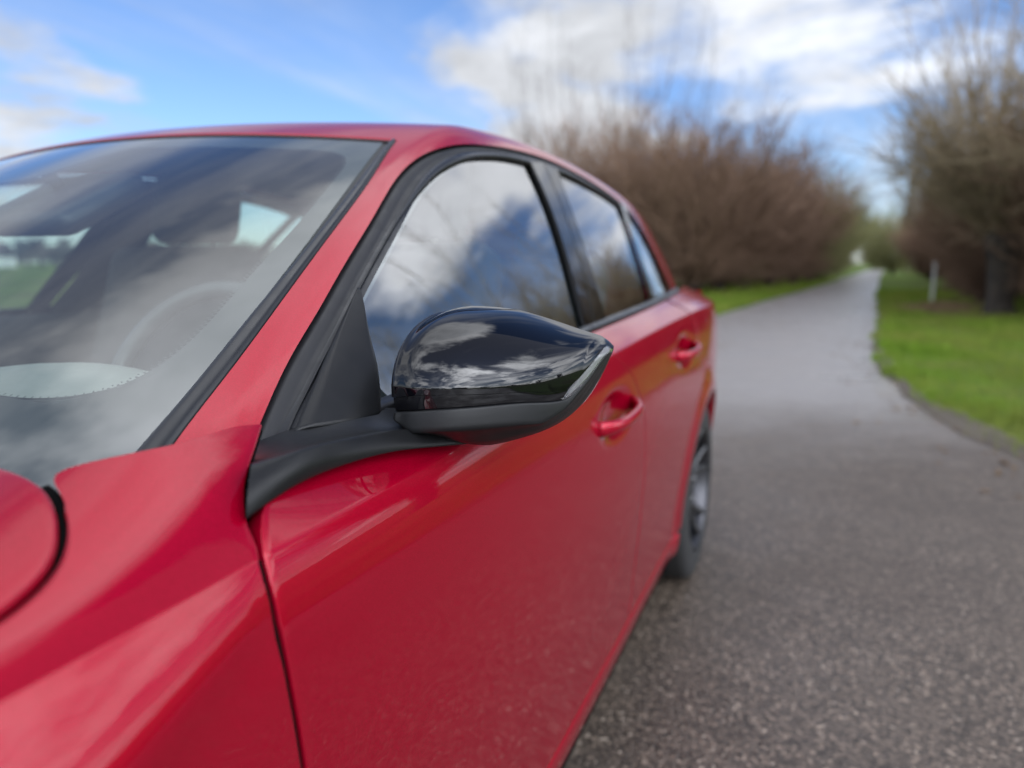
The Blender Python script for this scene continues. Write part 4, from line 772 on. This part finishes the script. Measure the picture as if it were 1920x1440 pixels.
# ------------------------------------------------------------------ trees
def prisms(seg):
    """segments (p0,p1,r0,r1) -> three-sided tapered prisms"""
    seg = np.asarray(seg, float); a, b, r0, r1 = seg[:, 0:3], seg[:, 3:6], seg[:, 6], seg[:, 7]; t = b - a; t /= np.maximum(np.linalg.norm(t, axis=1, keepdims=True), 1e-9); h = np.where(np.abs(t[:, 2:]) > .9, np.array([[1., 0, 0]]), np.array([[0, 0, 1.]])); x = np.cross(t, h); x /= np.linalg.norm(x, axis=1, keepdims=True); y = np.cross(x, t)
    V = []
    for base, r in ((a, r0), (b, r1)):
        for k in range(3): q = 2.0944 * k; V.append(base + (x * math.cos(q) + y * math.sin(q)) * r[:, None])
    V = np.stack(V, 1).reshape(-1, 3); i = np.arange(len(seg))[:, None] * 6; F_ = np.concatenate([np.concatenate([i + k, i + (k + 1) % 3, i + 3 + (k + 1) % 3, i + 3 + k], 1) for k in range(3)]); return V, F_
def shoot(rs, p, d, L_, r, nseg, curl=.12, lift=.0):
    out = []; p = np.array(p, float); d = np.array(d, float) / np.linalg.norm(d)
    for i in range(nseg):
        d2 = d + rs.randn(3) * curl + np.array([0, 0, lift]); d2 /= np.linalg.norm(d2); q = p + d2 * L_ / nseg; out.append(np.r_[p, q, r * (1 - .8 * i / nseg), r * (1 - .8 * (i + 1) / nseg)]); p, d = q, d2
    return out
def crown(rs, base, n, L0, spread, r0, twigs, tl, tr, lift=.12, nseg=5, zvar=.2, sub=2):
    segs = []
    for k in range(n):
        a = rs.rand() * 6.283; s = spread * math.sqrt(rs.rand()); d = np.array([math.cos(a) * s, math.sin(a) * s, 1.]); p = np.array(base) + np.array([math.cos(a), math.sin(a), 0]) * .2 * rs.rand() + np.array([0, 0, rs.rand() * zvar]); sh = shoot(rs, p, d, L0 * (.65 + .45 * rs.rand()), r0 * (.6 + .7 * rs.rand()), nseg, .10, lift); segs += sh
        for _ in range(twigs):
            j = int(rs.rand() ** .65 * nseg) % nseg; f = rs.rand(); q = sh[j][0:3] * (1 - f) + sh[j][3:6] * f; dd = sh[j][3:6] - sh[j][0:3]; dd = dd / np.linalg.norm(dd) + rs.randn(3) * .55; segs += shoot(rs, q, dd, tl * (.5 + .8 * rs.rand()), tr, sub, .2, .10)
    return segs
def bark(name, c1, c2): m = newmat(name, c1, .9); n = NT(m); n.set('Base Color', n.mix(n.rng(n.noise(6, 5, .65), .35, .65), c1, c2)); return m
BRN = bark('brown_willow_twigs', (.115, .066, .040), (.21, .128, .082)); OLV = bark('olive_willow_twigs', (.16, .118, .068), (.29, .225, .135)); BRK = bark('dark_willow_bark', (.020, .015, .011), (.050, .038, .028)); PALE = bark('grey_poplar_twigs', (.10, .085, .075), (.17, .15, .135)); YEL = bark('yellow_green_twigs', (.11, .11, .035), (.18, .17, .065)); CON = bark('dark_conifer_needles', (.010, .020, .008), (.025, .040, .015))
def trunk_mesh(rs, h, r, lean=.05):
    n = 9; pts = [(rs.randn() * lean * i / n, rs.randn() * lean * i / n, -.1 + (h + .1) * i / (n - 1)) for i in range(n)]; rad = [r * (1.35 if i == 0 else 1.0 + .08 * rs.randn()) * (1.15 if i >= n - 2 else 1) for i in range(n)]; V, Fc = tube(pts, rad, 10); me = bpy.data.meshes.new('trunk'); me.from_pydata([tuple(v) for v in V], [], Fc); me.polygons.foreach_set('use_smooth', [True] * len(me.polygons)); me.materials.append(BRK); return me
def proto(seed, h, r, mat, extra=None, **kw):
    rs = np.random.RandomState(seed); tm = trunk_mesh(rs, h, r); sg = crown(rs, (0, 0, h - .15), **kw)
    if extra: sg += crown(rs, (0, 0, h - .15), **extra)
    V, F_ = prisms(sg); return tm, fast_mesh('crown', V, F_, [mat], False)
def plant(name, pr, loc, rz, s, label, cat, group):
    t = tag(empty(name, loc), label, cat, group); t.rotation_euler = (0, 0, rz); t.scale = (s, s, s) if not isinstance(s, tuple) else s
    for nm, me in zip(('trunk', 'crown'), pr): link(bpy.data.objects.new(nm, me), t)
    return t
ORD = ['nearest', 'second', 'third', 'fourth', 'fifth', 'sixth', 'seventh', 'eighth', 'ninth', 'tenth', 'eleventh', 'twelfth', 'thirteenth', 'fourteenth', 'fifteenth', 'sixteenth']
WIL = [proto(20 + k, .45, .24, BRN, n=110, L0=5.6, spread=.95, r0=.028, twigs=24, tl=1.3, tr=.014, lift=.05, extra=dict(n=70, L0=1.9, spread=3.2, r0=.02, twigs=14, tl=.8, tr=.014, lift=.02)) for k in range(3)]
POL = [proto(40 + k, 1.7, .30, OLV, n=110, L0=3.3, spread=1.9, r0=.026, twigs=22, tl=1.0, tr=.011, lift=.08, zvar=.4, extra=dict(n=16, L0=6.4, spread=.55, r0=.035, twigs=22, tl=1.3, tr=.008, lift=.10)) for k in range(3)]
POP = [proto(60 + k, 2., .16, PALE, n=9, L0=14.5, spread=.20, r0=.04, twigs=22, tl=2.2, tr=.008, lift=.14, nseg=7) for k in range(2)]
WOL = [(a, b.copy()) for a, b in WIL]
for _, b in WOL: b.materials[0] = YEL
YB = [proto(80 + k, .3, .1, YEL, n=60, L0=2.6, spread=1.0, r0=.016, twigs=14, tl=.8, tr=.009, lift=.05) for k in range(2)]
lp = [(-3.0, 27.5, 1.0), (-2.6, 31.0, 1.02), (-2.0, 34.8, 1.0), (-1.1, 38.6, .98), (-.2, 42.5, .96), (.5, 47, .98), (.7, 52.5, .88), (1.1, 58.5, .85), (1.5, 65, .85), (-6.0, 29.5, 1.08), (-9.2, 31.5, 1.08), (-12.2, 34.5, 1.05), (-7.5, 35.5, 1.1), (-4.8, 38.0, 1.08), (-3.4, 43, 1.05), (-1.6, 49, 1.05)]
for k, (x, y, s) in enumerate(lp):
    where = f'in the row left of the path, {ORD[k]} from the car' if k < 9 else f'in the thicket behind the car roof, {ORD[k - 9]} one counted from the path'
    plant('willow_shrub', (WIL if k not in (5, 6, 7, 8) else WOL)[k % 3], (x, y, 0), k * 1.7, s, ('bare brown willow ' if k not in (5, 6, 7, 8) else 'bare olive willow ') + where, 'tree', 'bare brown willows left of the path')
rp = [(4.9, 19.4, 1.05), (6.7, 15.6, 1.1), (5.6, 25.2, 1.0), (6.3, 31.2, .98), (7.2, 37.5, .98), (8.3, 44.5, .96), (9.8, 52.5, .95), (11.6, 61.5, .95), (14, 72, .95), (8.6, 11.5, .9)]
rl = ['with thick dark trunk, standing right of the grass heap', 'spreading into the upper right corner of the picture', 'behind the white post, second trunk beyond the grass heap', 'third trunk beyond the grass heap', 'fourth trunk beyond the grass heap', 'fifth trunk beyond the grass heap', 'sixth trunk beyond the grass heap', 'seventh trunk beyond the grass heap', 'last before the dark conifer', 'mirrored in the front door window']
for k, ((x, y, s), l) in enumerate(zip(rp, rl)): plant('pollard_willow', POL[k % 3], (x, y, -.03), k * 2.3 + .4, s, 'olive pollard willow, ' + l, 'tree', 'pollard willows right of the path')
pp = [(-9.5, 47, 1.0), (-13.2, 45, .92), (-16.5, 46, .95), (-7.2, 52, .95), (-12.0, 55, 1.05), (-4.2, 55, .8)]
for k, (x, y, s) in enumerate(sorted(pp, key=lambda q: math.atan2(q[0] - CAM[0], q[1]))): plant('poplar', POP[k % 2], (x, y, 0), k, s, f'tall thin bare poplar above the car roof, {ORD[k] if k else "first"} from the left', 'tree', 'tall bare poplars behind the thicket')
for k, (x, y, s) in enumerate([(.9, 50, 1.0), (1.3, 57, 1.05), (-1.9, 33, .5), (8.2, 40, 1.0), (9.8, 49, 1.1)]):
    plant('bush', YB[k % 2], (x, y, 0), k * 1.3, s, ['yellow-green bush left of the far bend, nearer one', 'yellow-green bush left of the far bend, farther one', 'low yellowish bush under the brown willows', 'yellow-green bush among the right willows, nearer one', 'yellow-green bush among the right willows, farther one'][k], 'bush', 'yellow-green bushes')
for k, (x, y, s) in enumerate([(5.3, 22.0, .5), (6.4, 18.6, .55), (6.0, 27.6, .55), (6.8, 33.5, .6), (7.8, 40.0, .65), (8.9, 47.0, .7), (10.4, 56, .7), (12.4, 66, .75), (7.4, 17.2, .75), (8.2, 21.5, .85), (8.6, 26, .9), (9.3, 32, .9), (10.6, 39, .95), (12, 46, 1.0), (8.0, 58.5, .62), (9.2, 64, .75)]):
    plant('bramble_bush', WIL[k % 3], (x, y, 0), k * 2.1, (s * 1.25, s * 1.25, s), f'low brown bush under the right-hand willows, {ORD[k]} from the camera', 'bush', 'brown bushes under the right-hand willows')
def conifer():
    rs = np.random.RandomState(5); segs = []
    for i in range(900):
        z = .6 + 9.4 * rs.rand(); a = rs.rand() * 6.283; R = 1.7 * (1 - z / 10.3) + .1; segs += shoot(rs, (0, 0, z), (math.cos(a), math.sin(a), -.15), R * (.7 + .4 * rs.rand()), .045, 2, .12)
    V, F_ = prisms(segs); return trunk_mesh(rs, 8, .12), fast_mesh('crown', V, F_, [CON], False)
for k, (x, y, s) in enumerate([(9.9, 76, .9), (7.6, 84, 1.0), (1.6, 73, .95), (9.6, 150, 1.7), (2.4, 90, 1.15)]): plant('willow_shrub', WOL[k % 3], (x, y, 0), k, s, f'olive willow closing the view beyond the far bend, {ORD[k]} of them from the camera', 'tree', 'olive willows beyond the far bend')
plant('conifer', conifer(), (9.4, 92, 0), 0, 1.05, 'dark narrow conifer where the path disappears', 'tree', None)
# white marker post
pv = tag(empty('marker_post', (4.25, 25.0, -.03)), 'white round-headed marker post standing in the right verge', 'post'); WP = newmat('weathered_white_paint', (.45, .45, .43), .8)
gridobj('shaft', np.swapaxes(np.stack([np.stack([.042 * np.cos(a) + 0 * np.ones(2), .042 * np.sin(a) * np.ones(2), np.array([0, 1.05])], -1) for a in np.linspace(0, 2 * math.pi, 17)]), 0, 1), WP, pv, ref=(0, 0, .6))
sg = np.stack([np.stack([.06 * math.cos(b) * np.cos(np.linspace(0, 2 * math.pi, 17)), .06 * math.cos(b) * np.sin(np.linspace(0, 2 * math.pi, 17)), np.full(17, 1.10 + .08 * math.sin(b))], -1) for b in np.linspace(-1.5, 1.5, 9)]); gridobj('head', sg, WP, pv, ref=(0, 0, 1.10))
# far side of the field: trees and houses on the horizon
def clump(seed, h, w, mat):
    rs = np.random.RandomState(seed); n = 900; c = rs.randn(14, 3) * np.array([w * .28, w * .28, h * .20]) + np.array([0, 0, h * .58]); p = c[rs.randint(0, 14, n)] + rs.randn(n, 3) * np.array([w * .13, w * .13, h * .11]); p[:, 2] = np.maximum(p[:, 2], .3); d = rs.randn(n, 3, 3) * .45; V = (p[:, None] + d).reshape(-1, 3); return trunk_mesh(rs, h * .4, h * .03), fast_mesh('crown', V, np.arange(3 * n).reshape(-1, 3), [mat], False)
FARC = bark('bluish_far_branches', (.045, .050, .040), (.09, .085, .070)); CL = [clump(100 + k, 7.5, 8, FARC) for k in range(4)]
far = sorted([(a, 270 + 60 * nrs.rand(), .75 + .5 * nrs.rand()) for a in np.linspace(-76, -27, 46) + nrs.randn(46) * .3])
for k, (a, d, s) in enumerate(far):
    a = math.radians(a); plant('far_tree', CL[k % 4], (CAM[0] + d * math.sin(a), d * math.cos(a), 0), k, s, 'dark leafless tree in the distant line across the field', 'tree', 'distant tree line across the field')
plant('lone_tree', POP[0], (CAM[0] + 190 * math.sin(math.radians(-54.3)), 190 * math.cos(math.radians(-54.3)), 0), 0, (.7, .7, .62), 'single thin bare tree standing in front of the far tree line', 'tree', None)
WALLW = newmat('white_render', (.62, .61, .58), .9); BRICK = newmat('brown_brick', (.22, .12, .09), .9); ROOFT = newmat('dark_roof_tiles', (.07, .055, .05), .8); WING_ = newmat('window_glass_dark', (.02, .025, .03), .1)
def house(loc, rz, w, d, h, wall, label):
    t = tag(empty('house', loc), label, 'house'); t.rotation_euler = (0, 0, rz); V, Fc = boxvf((0, 0, h / 2), (w, d, h)); mk('wall', V, Fc, wall, t, False); r = h + d * .55; a = w / 2 + .3; b = d / 2 + .35
    mk('roof', [(-a, -b, h - .05), (a, -b, h - .05), (a, b, h - .05), (-a, b, h - .05), (-a, 0, r), (a, 0, r)], [(0, 1, 5, 4), (2, 3, 4, 5), (0, 4, 3), (1, 2, 5), (0, 3, 2, 1)], ROOFT, t, False)
    for k in range(int(w // 3)):
        x = -w / 2 + 1.5 + 3 * k
        for s in (-1, 1): V, Fc = boxvf((x, s * d / 2, 1.6), (1.2, .10, 1.3)); mk('window', V, Fc, WING_, t, False)
    V, Fc = boxvf((w * .12, -d / 2, 1.05), (.95, .12, 2.1)); mk('door', V, Fc, ROOFT, t, False); V, Fc = boxvf((w * .3, 0, r), (.6, .6, 1.2)); mk('chimney', V, Fc, BRICK, t, False)
for a, d, w, wl, lb in ((-57.2, 262, 11, WALLW, 'pale house among the distant trees, leftmost of three'), (-51.0, 258, 9, WALLW, 'small white gabled house in the far tree line, middle of three'), (-48.6, 262, 10, BRICK, 'brown brick house in the far tree line, rightmost of three')):
    ar = math.radians(a); house((CAM[0] + d * math.sin(ar), d * math.cos(ar), 0), rnd.random() * 1.2, w, 7, 3.0, wl, lb)
# behind the photographer: farm buildings and trees that show as silhouettes in the mirror cap
house((38, -52, 0), .5, 16, 9, 3.2, BRICK, 'long farmhouse mirrored in the black mirror cap'); house((8, -80, 0), -.2, 12, 8, 3.0, BRICK, 'farmhouse mirrored at the left of the mirror cap')
for k, (x, y, s) in enumerate([(58, -40, .8), (22, -74, .9), (66, -20, .7), (-30, -70, .9), (50, -70, .9), (72, 6, .7), (-8, -86, .8), (70, 30, .7)]): plant('garden_tree', CL[k % 4], (x, y, 0), k, s, 'dark garden tree mirrored in the car paint', 'tree', 'garden trees behind the photographer')
